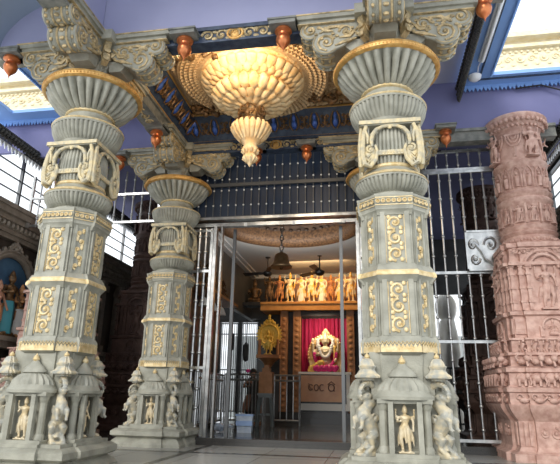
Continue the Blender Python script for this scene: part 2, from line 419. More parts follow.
    b = MB(); otier(b, [(.41, 3.17), (.42, 3.21), (.445, 3.235), (.445, 3.26), (.455, 3.28), (.455, 3.40), (.465, 3.415), (.465, 3.44), (.42, 3.45)], .04, .52); b.build('upper_band', 'stone', root)
    def dots(mb):
        def one(mb, x0, x1, y, T0):
            T0 = T0 or Matrix.Identity(4); n = max(2, round((x1-x0)/.062)); s = (x1-x0)/n
            for i in range(n):
                T = T0 @ Tr(x0+(i+.5)*s, y, 3.34) @ Rx(PI/2); mb.lathe([(.014, .0), (.028, .014), (.030, .020), (.020, .024), (.012, .010)], 10, T=T); mb.ball((x0+(i+.5)*s, y-.01, 3.34), .011, 6, 4, T0)
            mb.box(x0, x1, y-.006, y+.004, 3.385, 3.397, T0); mb.box(x0, x1, y-.006, y+.004, 3.285, 3.296, T0)
        strips(mb, one)
    sym4(dots).build('rosette_trim', 'gold', root)
    # collar
    fl = lambda n, a: (lambda t, k: 1 - a*abs(math.sin(n*t/2)))
    b = MB(); b.lathe([(.36, 3.43), (.36, 3.50), (.33, 3.53)], 40)
    b.lathe([(.34, 3.52), (.42, 3.56), (.475, 3.64), (.485, 3.70)], 240, mod=lambda t, k: 1-.06*(1-abs(math.sin(24*t))**.7))
    b.lathe([(.485, 3.695), (.485, 3.72), (.44, 3.77), (.39, 3.82), (.36, 3.86), (.33, 3.87)], 48); b.build('collar', 'stone', root)
    g = MB(); 
    g.lathe([(.48, 3.72), (.494, 3.728), (.485, 3.745), (.455, 3.768), (.43, 3.785)], 240, mod=lambda t, k: 1+.012*math.sin(20*t)*(k > 2), caps=False)
    g.lathe([(.345, 3.86), (.365, 3.875), (.368, 3.90), (.35, 3.92), (.33, 3.925)], 40); g.build('collar_gold', 'gold', root)
    # neck jar with ribs
    b = MB(); b.lathe([(.33, 3.88), (.35, 3.95), (.365, 4.1), (.36, 4.25), (.345, 4.40), (.33, 4.5)], 240, mod=lambda t, k: 1-.08*(1-abs(math.sin(20*t))**.7))
    for sx in (-1, 1):
        for sy in (-1, 1): b.box(min(sx*.27, sx*.34), max(sx*.27, sx*.34), min(sy*.27, sy*.34), max(sy*.27, sy*.34), 4.10, 4.46)
    b.lathe([(.2, 4.46), (.5*.7, 4.5)], 40)
    b.box(-.385, .385, -.385, .385, 4.455, 4.505)
    b.build('neck', 'stone', root, angle=50)
    def volute(mb):
        y = -.375
        mb.box(-.40, .40, y-.03, y+.01, 4.47, 4.525)
        n = 14; pts = []
        # arch ring
        for s in (-1, 1):
            p = [(0, y, 4.44), (s*.10, y, 4.43), (s*.18, y-.005, 4.39), (s*.235, y-.01, 4.31), (s*.25, y-.01, 4.22), (s*.24, y-.005, 4.14)]
            mb.tube(p, [.022, .024, .028, .030, .028, .02], 8)
            p = [(s*.31, y, 4.45), (s*.345, y-.01, 4.33), (s*.36, y-.02, 4.18), (s*.37, y-.02, 4.02), (s*.34, y-.015, 3.88), (s*.27, y-.01, 3.86), (s*.20, y-.005, 3.95), (s*.175, y-.005, 4.07), (s*.20, y-.01, 4.16)]
            mb.tube(p, [.026, .030, .034, .036, .038, .034, .028, .024, .018], 8)
            mb.ball((s*.275, y+.005, 4.03), (.085, .03, .14), 10, 8)
            spiral(mb, s*.265, 4.09, .055, 1.2, PI/2, -s, y-.03, .018)
            for dz in (0, .05, .10): mb.tube([(s*(.25+dz*.3), y-.025, 4.03-dz), (s*.30, y-.03, 3.98-dz), (s*.33, y-.02, 4.02-dz)], [.010, .018, .008], 6)
            mb.tube([(s*.33, y-.02, 4.40), (s*.295, y-.02, 4.28), (s*.30, y-.02, 4.18)], [.012, .026, .012], 6)
        mb.box(-.18, .18, y-.005, y+.03, 4.02, 4.085)
        for i in range(9): mb.ball((-.16+.04*i, y-.005, 4.052), (.016, .01, .02), 6, 4)
        mb.ball((0, y-.01, 4.42), (.03, .02, .035), 6, 5)
    for q in range(4):
        g = MB(); v = MB(); volute(v); g.merge(v, Rz(q*PI/2)); g.build('volute_frame', 'gold_stone', root)
    # lower ring and bowl
    b = MB(); b.lathe([(.33, 4.50), (.38, 4.53), (.40, 4.58)], 40)
    b.lathe([(.40, 4.575), (.47, 4.64), (.52, 4.74), (.535, 4.82)], 240, mod=lambda t, k: 1-.05*(1-abs(math.sin(24*t))**.7))
    b.lathe([(.535, 4.815), (.535, 4.85), (.47, 4.88), (.41, 4.93), (.36, 4.97), (.345, 5.02), (.345, 5.08)], 48); b.build('shoulder_ring', 'stone', root)
    g = MB(); g.lathe([(.53, 4.84), (.545, 4.855), (.535, 4.875), (.50, 4.88), (.47, 4.885)], 48); g.lathe([(.35, 5.06), (.375, 5.075), (.375, 5.10), (.34, 5.115)], 48); g.build('gold_ring', 'gold', root)
    nf = 30
    b = MB(); b.lathe([(.34, 5.08), (.40, 5.10), (.50, 5.16), (.60, 5.26), (.665, 5.35), (.70, 5.42), (.71, 5.45)], nf*12,
                      mod=lambda t, k: 1-[.0, .12, .20, .21, .20, .15, 0][k]*(1-abs(math.sin(nf*t/2))**.7))
    b.build('fluted_bowl', 'stone', root, angle=60)
    g = MB(); g.lathe([(.70, 5.43), (.735, 5.435), (.755, 5.45), (.758, 5.495), (.745, 5.51), (.74, 5.535), (.70, 5.54), (.1, 5.54)], 64, caps=False)
    for i in range(96): a = 2*PI*i/96; g.ball((.757*math.cos(a), .757*math.sin(a), 5.475), (.014, .014, .015), 5, 4)
    g.build('bowl_rim', 'copper_gold', root)
    # block under brackets
    b = MB(); b.loft([[(x, y, z) for x, y in cross(h, .04, .6)] for h, z in [(.19, 5.53), (.19, 5.72), (.21, 5.75), (.21, 5.80), (.25, 5.85), (.25, 5.90), (.30, 5.94), (.30, 6.02), (.33, 6.05), (.33, 6.3)]])
    b.build('capital_block', 'stone', root)
    # four scroll brackets
    out = [(.2, 6.10), (1.02, 6.10)]
    out += [(1.09+.13*math.cos(a), 5.99+.13*math.sin(a)) for a in [PI*(.45-1.15*i/10) for i in range(11)]]
    out += [(.85+.185*math.cos(a), 5.77+.185*math.sin(a)) for a in [PI*(.22-1.0*i/12) for i in range(13)]]
    out += [(.60, 5.70), (.50, 5.80), (.36, 5.86), (.2, 5.88)]
    for q in range(4):
        T = Rz(q*PI/2) @ Tr(0, 0, .2)
        b = MB(); b.T = T; b.prism(out, -.22, .22)
        b.loft([[(.30, -.15, 5.64), (.50, -.15, 5.64), (.50, .15, 5.64), (.30, .15, 5.64)], [(.30, -.19, 5.80), (.66, -.19, 5.80), (.66, .19, 5.80), (.30, .19, 5.80)]])
        for s in (-1, 1):
            b.tube([(u, s*.205, z) for u, z in out[1:-1]], .024, 6)
        for cx, cz, r in ((1.09, 5.99, .13), (.85, 5.77, .185)):   # fluting on the roll fronts
            for yy in (-.13, -.105, .105, .13):
                b.tube([(cx+r*math.cos(a), yy, cz+r*math.sin(a)) for a in [PI*(.3-1.0*i/9) for i in range(10)]], .014, 5)
        br = b.build('scroll_bracket', 'stone', root)
        g = MB(); g.T = T
        relief_arm_side(g, -.225); relief_arm_side(g, .225)
        for cx, cz, r in ((1.09, 5.99, .135), (.85, 5.77, .19)):
            for yy in (-.17, 0, .17):
                for i in range(5):
                    a = PI*(.22-.2*i); g.ball((cx+r*math.cos(a), yy, cz+r*math.sin(a)), (.03, .045 if yy == 0 else .024, .03), 6, 5)
            for yy in (-.075, .075): g.tube([(cx+r*math.cos(a), yy, cz+r*math.sin(a)) for a in [PI*(.3-1.0*i/9) for i in range(10)]], .017, 5)
        g.tube([(u, -.222, z+.0) for u, z in out[1:26]], .011, 4); g.tube([(u, .222, z) for u, z in out[1:26]], .011, 4)
        g.build('bracket_carving', 'gold_antique', br)
        # diagonal corner fins
        g = MB(); g.T = T @ Rz(PI/4); g.prism([(.36, 5.70), (.44, 5.74), (.47, 5.86), (.42, 5.93), (.50, 6.02), (.47, 6.12), (.36, 6.12)], -.05, .05)
        for z in (5.78, 5.92, 6.04): g.ball((.47, 0, z), (.03, .06, .045), 6, 5)
        g.build('corner_fin', 'gold_antique', root)
    # abacus with arms
    b = MB()
    for q in range(4):
        b.T = Rz(q*PI/2); b.box(0, 1.26, -.25, .25, 6.29, 6.36); b.box(0, 1.32, -.29, .29, 6.36, 6.44)
    b.T = Matrix.Identity(4)
    b.box(-.42, .42, -.42, .42, 6.28, 6.445)
    b.build('abacus', 'stone', root)
    b = MB()
    for q in range(4):
        b.T = Rz(q*PI/2); b.box(.4, 1.275, -.262, .262, 6.285, 6.30); b.box(.4, 1.335, -.30, .30, 6.425, 6.447)
    b.build('abacus_edge', 'gold_antique', root)
    return root

COLS = {'front left': (-4.62, 0), 'front right': (0, 0), 'rear left': (-4.62, 3.889), 'rear right': (0, 3.889)}
column = make_column()
labs = {'front left': 'large grey and gold carved column at left, second face turned, standing nearest the mural wall',
        'front right': 'large grey and gold carved column standing in front of the right grille, its kiosk statue facing us',
        'rear left': 'smaller-looking grey and gold carved column between the big left column and the steel gate',
        'rear right': 'grey and gold carved column almost hidden behind the big front right column'}
first = True
for kname, (x, y) in COLS.items():
    if first: column.location = (x, y, 0); column['label'] = labs[kname]; column['group'] = 'four carved columns of the central bay'; first = False
    else: copy_tree(column, None, (x, y, 0), None, labs[kname], 'four carved columns of the central bay')

exec_parts = True
# ------------------------------------------------------------------ setting: floors
b = MB(); b.box(-9.2, 5, -9, 4.05, -.1, 0); struct('floor', b, 'floor')
b = MB(); b.box(-3.90, 5.0, 4.05, 4.55, -.1, .13); b.box(-3.90, 5, 3.98, 4.3, -.1, .07); struct('trim_1', b, 'granite_black')
b = MB(); b.box(-4.93, .9, 4.55, 14.6, -.1, .10); struct('floor_inner', b, 'inner_floor')
b = MB(); b.box(-9.2, -4.93, 4.05, 14.6, -.1, .0); b.box(.9, 5, 4.55, 16, -.1, .05); struct('floor_aisle', b, 'granite_black')
b = MB(); b.box(-3.62, -3.50, -9, 4.0, 0, .003); b.box(-9, 5, 2.55, 2.70, 0, .004); struct('trim_2', b, 'granite_black')

# ------------------------------------------------------------------ setting: beams between the columns
def beam_x(mb, x0, x1, y, z0=6.22, z1=6.50, hw=.10):
    mb.box(x0, x1, y-hw, y+hw, z0, z1); mb.box(x0, x1, y-hw-.05, y+hw+.05, z1-.06, z1+.005); mb.box(x0, x1, y-hw-.02, y+hw+.02, z0-.005, z0+.035)
def beam_y(mb, y0, y1, x, z0=6.22, z1=6.50, hw=.18):
    mb.box(x-hw, x+hw, y0, y1, z0, z1); mb.box(x-hw-.05, x+hw+.05, y0, y1, z1-.06, z1+.004); mb.box(x-hw-.02, x+hw+.02, y0, y1, z0-.006, z0+.035)
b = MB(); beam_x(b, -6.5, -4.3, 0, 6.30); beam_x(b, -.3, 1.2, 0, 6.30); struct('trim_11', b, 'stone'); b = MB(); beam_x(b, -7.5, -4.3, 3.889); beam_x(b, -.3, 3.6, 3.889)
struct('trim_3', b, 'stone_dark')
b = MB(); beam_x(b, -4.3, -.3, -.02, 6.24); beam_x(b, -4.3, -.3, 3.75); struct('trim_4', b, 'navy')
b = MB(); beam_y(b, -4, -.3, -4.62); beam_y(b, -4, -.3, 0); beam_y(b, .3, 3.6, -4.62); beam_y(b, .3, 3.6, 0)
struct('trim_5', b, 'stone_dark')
for (x0, x1, yy, zc, lab) in ((-2.83, -1.72, -.13, 6.36, 'gold scrollwork with a round mask on the front beam above the lotus'), (-3.4, -1.2, 3.64, 6.34, 'faint scrollwork along the rear beam below the frieze')):
    rt = empty('beam_carving', ((x0+x1)/2, yy, zc), 0, lab, 'carving'); g = MB(); g.T = Tr(-(x0+x1)/2, -yy, -zc)
    vine_h(g, x0, x1, zc, .22, yy, tr=.022); g.build('scrollwork', 'gold_antique', rt)
    g = MB(); g.ball((0, 0, 0), (.08, .03, .09), 12, 8); g.tube([(.12*math.cos(a), -.005, .10*math.sin(a)) for a in [2*PI*i/16 for i in range(17)]], .022, 6)
    for s in (-1, 1): g.ball((s*.03, -.03, .02), .014, 6, 5)
    g.ball((0, -.035, -.01), .014, 6, 5); g.build('mask', 'copper_gold', rt)
for k, xx in enumerate((-4.62, 0)):
    g = MB(); g.tube([(xx, 1.35, 6.215), (xx, 2.1, 6.215)], .02, 6)
    for i in range(4): spiral(g, 0, 0, .09, 1.3, 0, 1 if i % 2 else -1, 0, .018, T=Tr(xx, 1.38+.22*i, 6.21) @ Rx(PI/2))
    tag(g.build('beam_carving', 'gold_antique'), 'dull gold scrolls under the %s side beam of the central bay' % ('left' if k == 0 else 'right'), 'carving')

# purple walls above the beams
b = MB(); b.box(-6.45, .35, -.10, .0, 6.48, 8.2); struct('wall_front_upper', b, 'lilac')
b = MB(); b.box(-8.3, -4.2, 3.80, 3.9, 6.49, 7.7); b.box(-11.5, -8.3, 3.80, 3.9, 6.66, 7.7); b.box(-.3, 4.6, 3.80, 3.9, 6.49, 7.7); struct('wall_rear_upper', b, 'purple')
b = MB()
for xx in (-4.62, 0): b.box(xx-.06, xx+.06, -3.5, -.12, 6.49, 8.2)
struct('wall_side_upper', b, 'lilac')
# ceilings
b = MB(); b.box(-4.62, 0, -3.0, -.06, 8.0, 8.1); b.box(-.1, 1.75, 0, 3.9, 7.68, 7.75); b.box(-6.45, -4.5, 0, 3.9, 7.68, 7.75); b.box(.06, 1.75, -3.0, 0, 7.68, 7.75); struct('ceiling', b, mat('ceiling_lilac', (.47, .49, .63), .7, 0, (.50, .52, .66), 1))
# slate vault left of the front column
b = MB(); prof = []
for i in range(19):
    a = PI - (PI/2)*i/18; prof.append((-5.0+1.45*math.cos(a), 6.55+.95*math.sin(a)))
prof2 = [(x-.0, z+.12) for x, z in reversed(prof)]
b.prism(prof+[(-4.62, 7.5), (-4.62, 7.62)]+prof2[1:], -3.5, -.10); struct('ceiling_vault', b, 'slate', angle=60)
# bay ceiling
b = MB(); b.box(-4.4, -.25, .0, 3.7, 7.02, 7.08); struct('ceiling_bay', b, 'tan')
# coved frieze around the bay
b = MB(); g = MB(); g2 = []
xa, xb, ya, yb = -4.40, -.22, .12, 3.62
xi, xj, yi, yj = -4.08, -.54, .18, 3.22
for (p, q, r, s) in (((xa,ya),(xb,ya),(xj,yi),(xi,yi)), ((xb,ya),(xb,yb),(xj,yj),(xj,yi)), ((xb,yb),(xa,yb),(xi,yj),(xj,yj)), ((xa,yb),(xa,ya),(xi,yi),(xi,yj))):
    b.add([(p[0],p[1],6.50),(q[0],q[1],6.50),(r[0],r[1],6.98),(s[0],s[1],6.98),(p[0],p[1],7.0),(q[0],q[1],7.0)], [(0,1,2,3),(3,2,5,4),(0,4,5,1)])
struct('trim_6', b, 'navy')
def frieze(p, q, r, s, n):
    P, Q, R_, S_ = [Vector((*t, z)) for t, z in ((p, 6.50), (q, 6.50), (r, 6.98), (s, 6.98))]
    nrm = (Q-P).cross(S_-P).normalized()
    if nrm.z > 0: nrm = -nrm
    ux = (Q-P).normalized(); uz = nrm.cross(ux); 
    for i in range(n):
        t = (i+.5)/n; c = (P*(1-t)+Q*t)*.5 + (S_*(1-t)+R_*t)*.5
        if uz.dot((S_-P)) < 0: uz = -uz
        T = Matrix(((ux.x, -nrm.x, uz.x, c.x), (ux.y, -nrm.y, uz.y, c.y), (ux.z, -nrm.z, uz.z, c.z), (0,0,0,1)))
        if i % 2 == 0:
            g2.append(T)
            for sx in (-1, 1): g.tube([(sx*.03, -.04, -.18), (sx*.10, -.05, -.05), (sx*.09, -.05, .08), (sx*.04, -.04, .2)], [.014, .022, .02, .012], 6, T)
        else:
            for sx in (-1, 1):
                spiral(g, sx*.07, -.09, .065, 1.2, PI/2, sx, -.03, .015, T=T); spiral(g, sx*.06, .09, .055, 1.2, -PI/2, -sx, -.03, .013, T=T)
            g.ball((0, -.04, 0), (.03, .03, .10), 6, 5, T)
frieze((xb,yb),(xa,yb),(xi,yj),(xj,yj), 17); frieze((xa,yb),(xa,ya),(xi,yi),(xi,yj), 15); frieze((xb,ya),(xb,yb),(xj,yj),(xj,yi), 15)
fr = empty('lotus_bud_frieze', (0,0,0), 0, 'dark frieze with blue lotus buds running round under the central ceiling panel', 'frieze')
g.build('scroll_leaf', 'bronze', fr); bud = MB(); bud.ball((0, -.03, -.05), (.06, .055, .10), 10, 8); bud.ball((0, -.03, .10), (.04, .04, .08), 8, 6); budm = bud.mesh('lotus_bud', 'blue_bright')
for T in g2:
    o = bpy.data.objects.new('lotus_bud', budm); col.objects.link(o); o.parent = fr; o.matrix_local = T
b = MB()
for z, e, in ((6.50, 0), (6.97, 1)):
    X0, X1, Y0, Y1 = (xa, xb, ya, yb) if e == 0 else (xi, xj, yi, yj)
    for pth in ([(X0, Y1, z), (X1, Y1, z)], [(X0, Y0, z), (X0, Y1, z)], [(X1, Y0, z), (X1, Y1, z)]): b.tube(pth, .022, 6)
b.build('moulding', 'copper_gold', fr)

# hanging copper pots (bulb finials)
def pot():
    b = MB(); b.lathe([(.02, 0), (.13, -.0), (.15, -.03), (.15, -.06), (.10, -.09), (.095, -.12), (.12, -.16), (.128, -.21), (.11, -.27), (.07, -.32), (.03, -.36), (.012, -.39), (.002, -.44)], 28)
    return b
pm = pot().mesh('copper_pot_finial', 'copper')
pots = [(-3.07, -.18, 6.30, 'copper bulb finial hanging under the front beam left of the lotus'), (-1.50, -.18, 6.30, 'copper bulb finial hanging under the front beam right of the lotus'),
        (1.42, -.15, 6.52, 'copper bulb finial at the top edge beside the blue ceiling at right'), (-6.12, -.15, 6.30, 'copper bulb finial left of the big left column bowl'),
        (-4.62, -1.78, 6.30, 'copper bulb finial cut by the top edge above the left column'),
        (-4.62, 2.45, 6.20, 'copper bulb finial under the left side beam, above the rear left column'), (-2.72, 3.6, 6.22, 'copper bulb finial half hidden behind the lotus pendant tip'),
        (-1.60, 3.6, 6.22, 'copper bulb finial under the rear beam right of the lotus pendant tip'), (1.36, 3.6, 6.40, 'copper bulb finial under the beam beside the pink pillar top'),
        (-6.0, 3.6, 6.24, 'copper bulb finial between the left column neck and the rear left bracket')]
for x, y, z, l in pots:
    o = bpy.data.objects.new('copper_pot_finial', pm); col.objects.link(o); o.location = (x, y, z); o.scale = (.88, .88, .92); tag(o, l, 'pot', 'hanging copper pots')
b = MB()
for x, y, z, l in pots:
    if z > 6.5: b.box(x-.3, x+.3, y-.12, y+.12, z-.005, z+.06); b.box(x-.04, x+.04, y-.04, y+.04, z+.05, 7.5); continue
    b.box(x-.20, x+.20, y-.17, y+.17, z-.005, z+.06); b.box(x-.22, x+.22, y-.19, y+.19, z+.06, z+.09)
struct('trim_7', b, 'stone_dark')

# ------------------------------------------------------------------ lotus chandelier of the bay
LX, LY = -2.46, 1.9
lot = empty('lotus_chandelier', (LX, LY, .02), 0, 'huge cream and gold lotus pendant hanging from the carved central ceiling', 'chandelier')
b = MB(); b.lathe([(.9, 7.0), (1.42, 7.0), (1.46, 6.96), (1.42, 6.91), (1.30, 6.88), (1.05, 6.86)], 64)
for i in range(84):
    a = 2*PI*i/84
    for r in (1.14, 1.23, 1.32, 1.40): b.tube([((r-.05)*math.cos(a+r*.3), (r-.05)*math.sin(a+r*.3), 6.875), ((r+.03)*math.cos(a+r*.3+.02), (r+.03)*math.sin(a+r*.3+.02), 6.85)], [.022, .045], 6)
for r in (1.10, 1.46): b.tube([(r*math.cos(2*PI*i/64), r*math.sin(2*PI*i/64), 6.88) for i in range(65)], .03, 6)
b.build('feather_ring', 'feather', lot, angle=60)
b = MB(); b.lathe([(.9, 7.0), (1.02, 7.0), (1.06, 6.97), (1.07, 6.94), (1.05, 6.91), (1.01, 6.90), (1.0, 6.87), (1.02, 6.85), (.99, 6.83), (.96, 6.78), (.90, 6.70), (.80, 6.64), (.66, 6.60), (.3, 6.58)], 72)
for i in range(32):   # acanthus leaves of the dish
    T = Rz(2*PI*i/32)
    b.tube([(.965, 0, 6.83), (.985, 0, 6.76), (.92, 0, 6.68), (.82, 0, 6.63)], [.05, .09, .085, .03], 8, T, flat=.30, nrm=(1, 0, 0))
    b.tube([(.86, 0, 6.66), (.78, 0, 6.61), (.68, 0, 6.60)], [.05, .07, .03], 8, T @ Rz(PI/32), flat=.35, nrm=(0, 0, 1))
    b.ball((.99, 0, 6.85), (.03, .05, .03), 6, 4, T @ Rz(PI/32))
b.tube([(1.07*math.cos(2*PI*i/72), 1.07*math.sin(2*PI*i/72), 6.93) for i in range(73)], .04, 8)
b.build('leaf_dish', 'lotus', lot, angle=60)
b = MB(); b.lathe([(.60, 6.62), (.60, 6.52), (.70, 6.48), (.66, 6.42), (.5, 6.33), (.3, 6.29), (.1, 6.27), (.07, 6.2), (.06, 5.8)], 48)
for ring, (r0, z0, r1, z1, n, wd) in enumerate(((.70, 6.56, .64, 6.36, 24, .088), (.50, 6.38, .44, 6.29, 20, .070), (.30, 6.32, .22, 6.25, 12, .064))):
    for i in range(n):
        T = Rz(2*PI*(i+.5*(ring % 2))/n); b.tube([(r0, 0, z0), (max(r0, r1)+.05, 0, (z0+z1)/2), (r1, 0, z1), (r1-.13, 0, z1-.01)], [wd*.6, wd, wd, wd*.4], 8, T, flat=.6, nrm=(1, 0, 0))
b.tube([(0, 0, 6.40), (0, 0, 6.2), (0, 0, 5.95), (0, 0, 5.80)], [.20, .10, .055, .05], 12)
b.build('petal_tiers', 'lotus', lot, angle=60)
b = MB(); b.lathe([(.34, 5.80), (.345, 5.77), (.31, 5.69), (.23, 5.58), (.17, 5.50), (.13, 5.46), (.12, 5.40), (.15, 5.38), (.15, 5.34), (.10, 5.30), (.095, 5.24), (.13, 5.20), (.12, 5.15), (.06, 5.10), (.03, 5.03), (.002, 4.99)], 40)
for i in range(20):
    T = Rz(2*PI*i/20); b.tube([(.345, 0, 5.845), (.375, 0, 5.78), (.30, 0, 5.64), (.20, 0, 5.52)], [.03, .052, .045, .02], 7, T, flat=.5, nrm=(1, 0, 0))
for i in range(10):
    T = Rz(2*PI*i/10); b.tube([(.12, 0, 5.36), (.15, 0, 5.31), (.11, 0, 5.26)], [.02, .035, .02], 6, T); b.tube([(.11, 0, 5.2), (.13, 0, 5.16), (.07, 0, 5.09)], [.02, .03, .012], 6, T)
b.build('pendant_cup', 'lotus', lot, angle=60)
fgm = figure(.36, 4, seated=True, crown=True, seed=3, halo=True).mesh('seated_figure', 'bronze', voxel=.012)
for i in range(4):
    a = 2*PI*i/4 - PI/2 - .15; o = bpy.data.objects.new('seated_figure', fgm); col.objects.link(o); o.parent = lot
    o.location = (.22*math.cos(a), .22*math.sin(a), 5.83); o.rotation_euler = (0, 0, a+PI/2); o.scale = (1.2, 1.2, 1.25)
# feather fans in the four corners
for (cx, cy, a0) in ((-4.0, .35, PI/4), (-.62, .35, 3*PI/4), (-.62, 3.18, 5*PI/4), (-4.0, 3.18, -PI/4)):
    b = MB()
    for k in range(13):
        a = a0 - PI/4 + PI/2*(k+.5)/13
        for r in range(9):
            rr = .28+.13*r; wd = .5*rr*PI/2/13*1.05
            b.tube([(cx-LX+(rr-.06)*math.cos(a), cy-LY+(rr-.06)*math.sin(a), 6.985), (cx-LX+(rr+.05)*math.cos(a), cy-LY+(rr+.05)*math.sin(a), 6.955)], [wd*.5, wd], 6)
    b.build('feather_fan', 'feather', lot, angle=60)
# bronze cherub clusters at the ceiling corners
def cluster(seed):
    rnd = random.Random(seed); b = MB()
    for i in range(3):
        T = Tr(-.34+.34*i, rnd.uniform(-.05, .05), 0) @ Rx(PI/2+.25) @ Rz(rnd.uniform(-.6, .6)) @ Sc(.42); b.merge(figure(1, 2, True, seed=i+seed), T)
    for i in range(14): b.ball((rnd.uniform(-.5, .5), rnd.uniform(-.16, .16), rnd.uniform(-.07, .06)), rnd.uniform(.05, .09), 7, 5)
    return b
clm = cluster(1).mesh('ceiling_sculpture', 'bronze', voxel=.018); clm2 = cluster(5).mesh('ceiling_sculpture', 'bronze', voxel=.018)
for i, (x, y, a, l) in enumerate(((-3.55, 2.95, .15, 'dark bronze figure cluster on the ceiling, rear left of the lotus'), (-.95, 2.80, -.1, 'dark bronze figure cluster on the ceiling, rear right of the lotus'),
                    (-3.45, .92, .05, 'dark bronze figure cluster on the ceiling behind the front left copper bulb'), (-1.10, .88, -.1, 'dark bronze figure cluster on the ceiling behind the front right copper bulb'))):
    o = bpy.data.objects.new('ceiling_sculpture', clm if i % 2 else clm2); col.objects.link(o); o.location = (x, y, 6.90); o.rotation_euler = (0, 0, a); tag(o, l, 'sculpture', 'bronze ceiling sculptures')

# ------------------------------------------------------------------ side aisles: blue soffits with skylights
b = MB()
def soffit(x0, x1, x2, x3):   # strip near nave x0..x1, skylight x1..x2, strip x2..x3
    b.box(x0, x1, -3.5, 3.85, 7.5, 7.58); b.box(x2, x3, -3.5, 3.85, 7.5, 7.58)
    b.box(x1, x2, 3.35, 3.85, 7.5, 7.58); b.box(x1, x2, -2.6, -1.9, 7.5, 7.58)
soffit(1.75, 2.38, 4.0, 4.6); soffit(-9.2, -8.9, -7.5, -6.45); b.box(-11, -9.2, 3.35, 3.85, 7.5, 7.58)
struct('ceiling_blue', b, 'blue')
b = MB()
# upstand rim of the openings + serrated edging
def serr(mb, p0, p1, z, drop, n, th=.03, ax='x'):
    L_ = (Vector(p1)-Vector(p0)).length; s = L_/n
    d = (Vector(p1)-Vector(p0)).normalized(); nx = Vector((-d.y, d.x, 0))*th
    pts = [(0, z+.02)]
    for i in range(n): pts += [(i*s, z-drop*.35), (i*s+s*.25, z-drop), (i*s+s*.5, z-drop*.55), (i*s+s*.75, z-drop)]
    pts += [(L_, z-drop*.35), (L_, z+.02)]
    T = Matrix(((d.x, nx.x/th, 0, p0[0]), (d.y, nx.y/th, 0, p0[1]), (0, 0, 1, 0), (0, 0, 0, 1)))
    mb.loft([[(u, 0, zz) for u, zz in pts], [(u, th, zz) for u, zz in pts]], T)

for (p, q, dr, n, lab) in (((1.75, 3.70), (4.6, 3.70), .16, 17, 'light blue jagged valance across the far end of the right blue ceiling'), ((-10.8, 3.70), (-6.45, 3.70), .16, 26, 'light blue jagged valance left of the big left column'),
        ((2.36, -3), (2.36, 3.35), .07, 60, 'small blue saw-tooth edge along the near side of the right skylight'), ((-7.48, -3), (-7.48, 3.35), .07, 60, 'small blue saw-tooth edge along the near side of the left skylight')):
    b = MB(); serr(b, p, q, 7.51, dr, n); tag(b.build('serrated_valance', 'blue'), lab, 'valance')
b = MB(); b.box(2.1, 2.13, -9, 3.5, 7.47, 7.5); b.box(2.1, 4.0, 3.44, 3.47, 7.47, 7.5); b.box(-7.3, -7.27, -9, 3.5, 7.46, 7.5); struct('trim_8', b, 'navy')
# cream cornice of the lantern seen through the skylights
for nm, (x0, x1), lab in (('a', (2.38, 5.2), 'cream carved cornice seen through the right skylight'), ('b', (-10.2, -7.5), 'cream carved cornice seen through the left skylight')):
    c = MB(); c.box(x0, x1, 3.40, 3.7, 7.58, 8.35); c.box(x0, x1, 3.30, 3.7, 8.10, 8.18); c.box(x0, x1, 3.2, 3.7, 8.30, 8.42)
    rt = c.build('skylight_cornice', 'cream_plaster'); tag(rt, lab, 'cornice')
    g = MB(); n = int((x1-x0)/.22)
    for i in range(n):
        cx = x0+(i+.5)*(x1-x0)/n; spiral(g, cx, 7.86, .09, 1.2, 0, 1 if i % 2 else -1, 3.39, .022)
        for q in (-1, 1): g.ball((cx+.1, 3.39, 7.86+.13*q), (.05, .02, .035), 6, 4)
    for i in range(n*2): g.ball((x0+(i+.5)*(x1-x0)/n/2, 3.38, 8.04), (.04, .025, .03), 6, 4)
    g.build('cornice_relief', 'cream_plaster', rt)
# black carved lace boards along the nave edge
def lace(mb, x, y0, y1, z0, z1, axis='y', seed=0, th=.06):
    rnd = random.Random(seed); mb.box(x-th*.4, x+th*.4, y0, y1, z0+.08, z1)
    n = int((y1-y0)/.11)
    for i in range(n):
        y = y0+(i+.5)*(y1-y0)/n
        mb.ball((x-th*.5, y, z1-.06), (.04, .045, .05), 6, 4); mb.ball((x+th*.5, y, z1-.06), (.04, .045, .05), 6, 4)
        mb.ball((x, y, (z0+z1)/2), (th, .05, .06), 6, 4)
        mb.lathe([(.01, z1-.1), (.05, z0+.10), (.035, z0+.05), (.001, z0)], 6, T=Tr(x, y, 0))
for nm, x, lab in (('r', 1.72, 'black carved lace board edging the blue ceiling right of the front column'), ('l', -6.45, 'black carved lace board behind the left column bowl')):
    b = MB(); lace(b, x, -2.5, 3.75, 7.10, 7.52); tag(b.build('lace_board', 'black_carved'), lab, 'board')
# tube light and round lamp on the right soffit
t = empty('tube_light', (2.03, 1.7, 7.44), 0, 'white tube light fixed along the blue ceiling at right', 'light')
b = MB(); b.box(-.06, .06, -1.5, 1.05, .0, .06); b.build('batten', 'tube_lamp', t)
b = MB(); b.tube([(0, -1.45, -.025), (0, 1.0, -.025)], .035, 12); b.build('tube', 'tube_lamp', t)
b = MB(); b.tube([(0, 1.02, .02), (-.02, 1.25, .03), (.0, 1.42, .02)], .012, 6); b.build('wire', 'tube_lamp', t)
b = MB(); b.lathe([(.001, -.11), (.07, -.10), (.12, -.06), (.14, 0), (.10, .03)], 24); o = b.build('round_lamp', 'tube_lamp'); o.location = (2.0, 3.30, 7.47); tag(o, 'small round white lamp on the blue ceiling near the serrated edge', 'light')

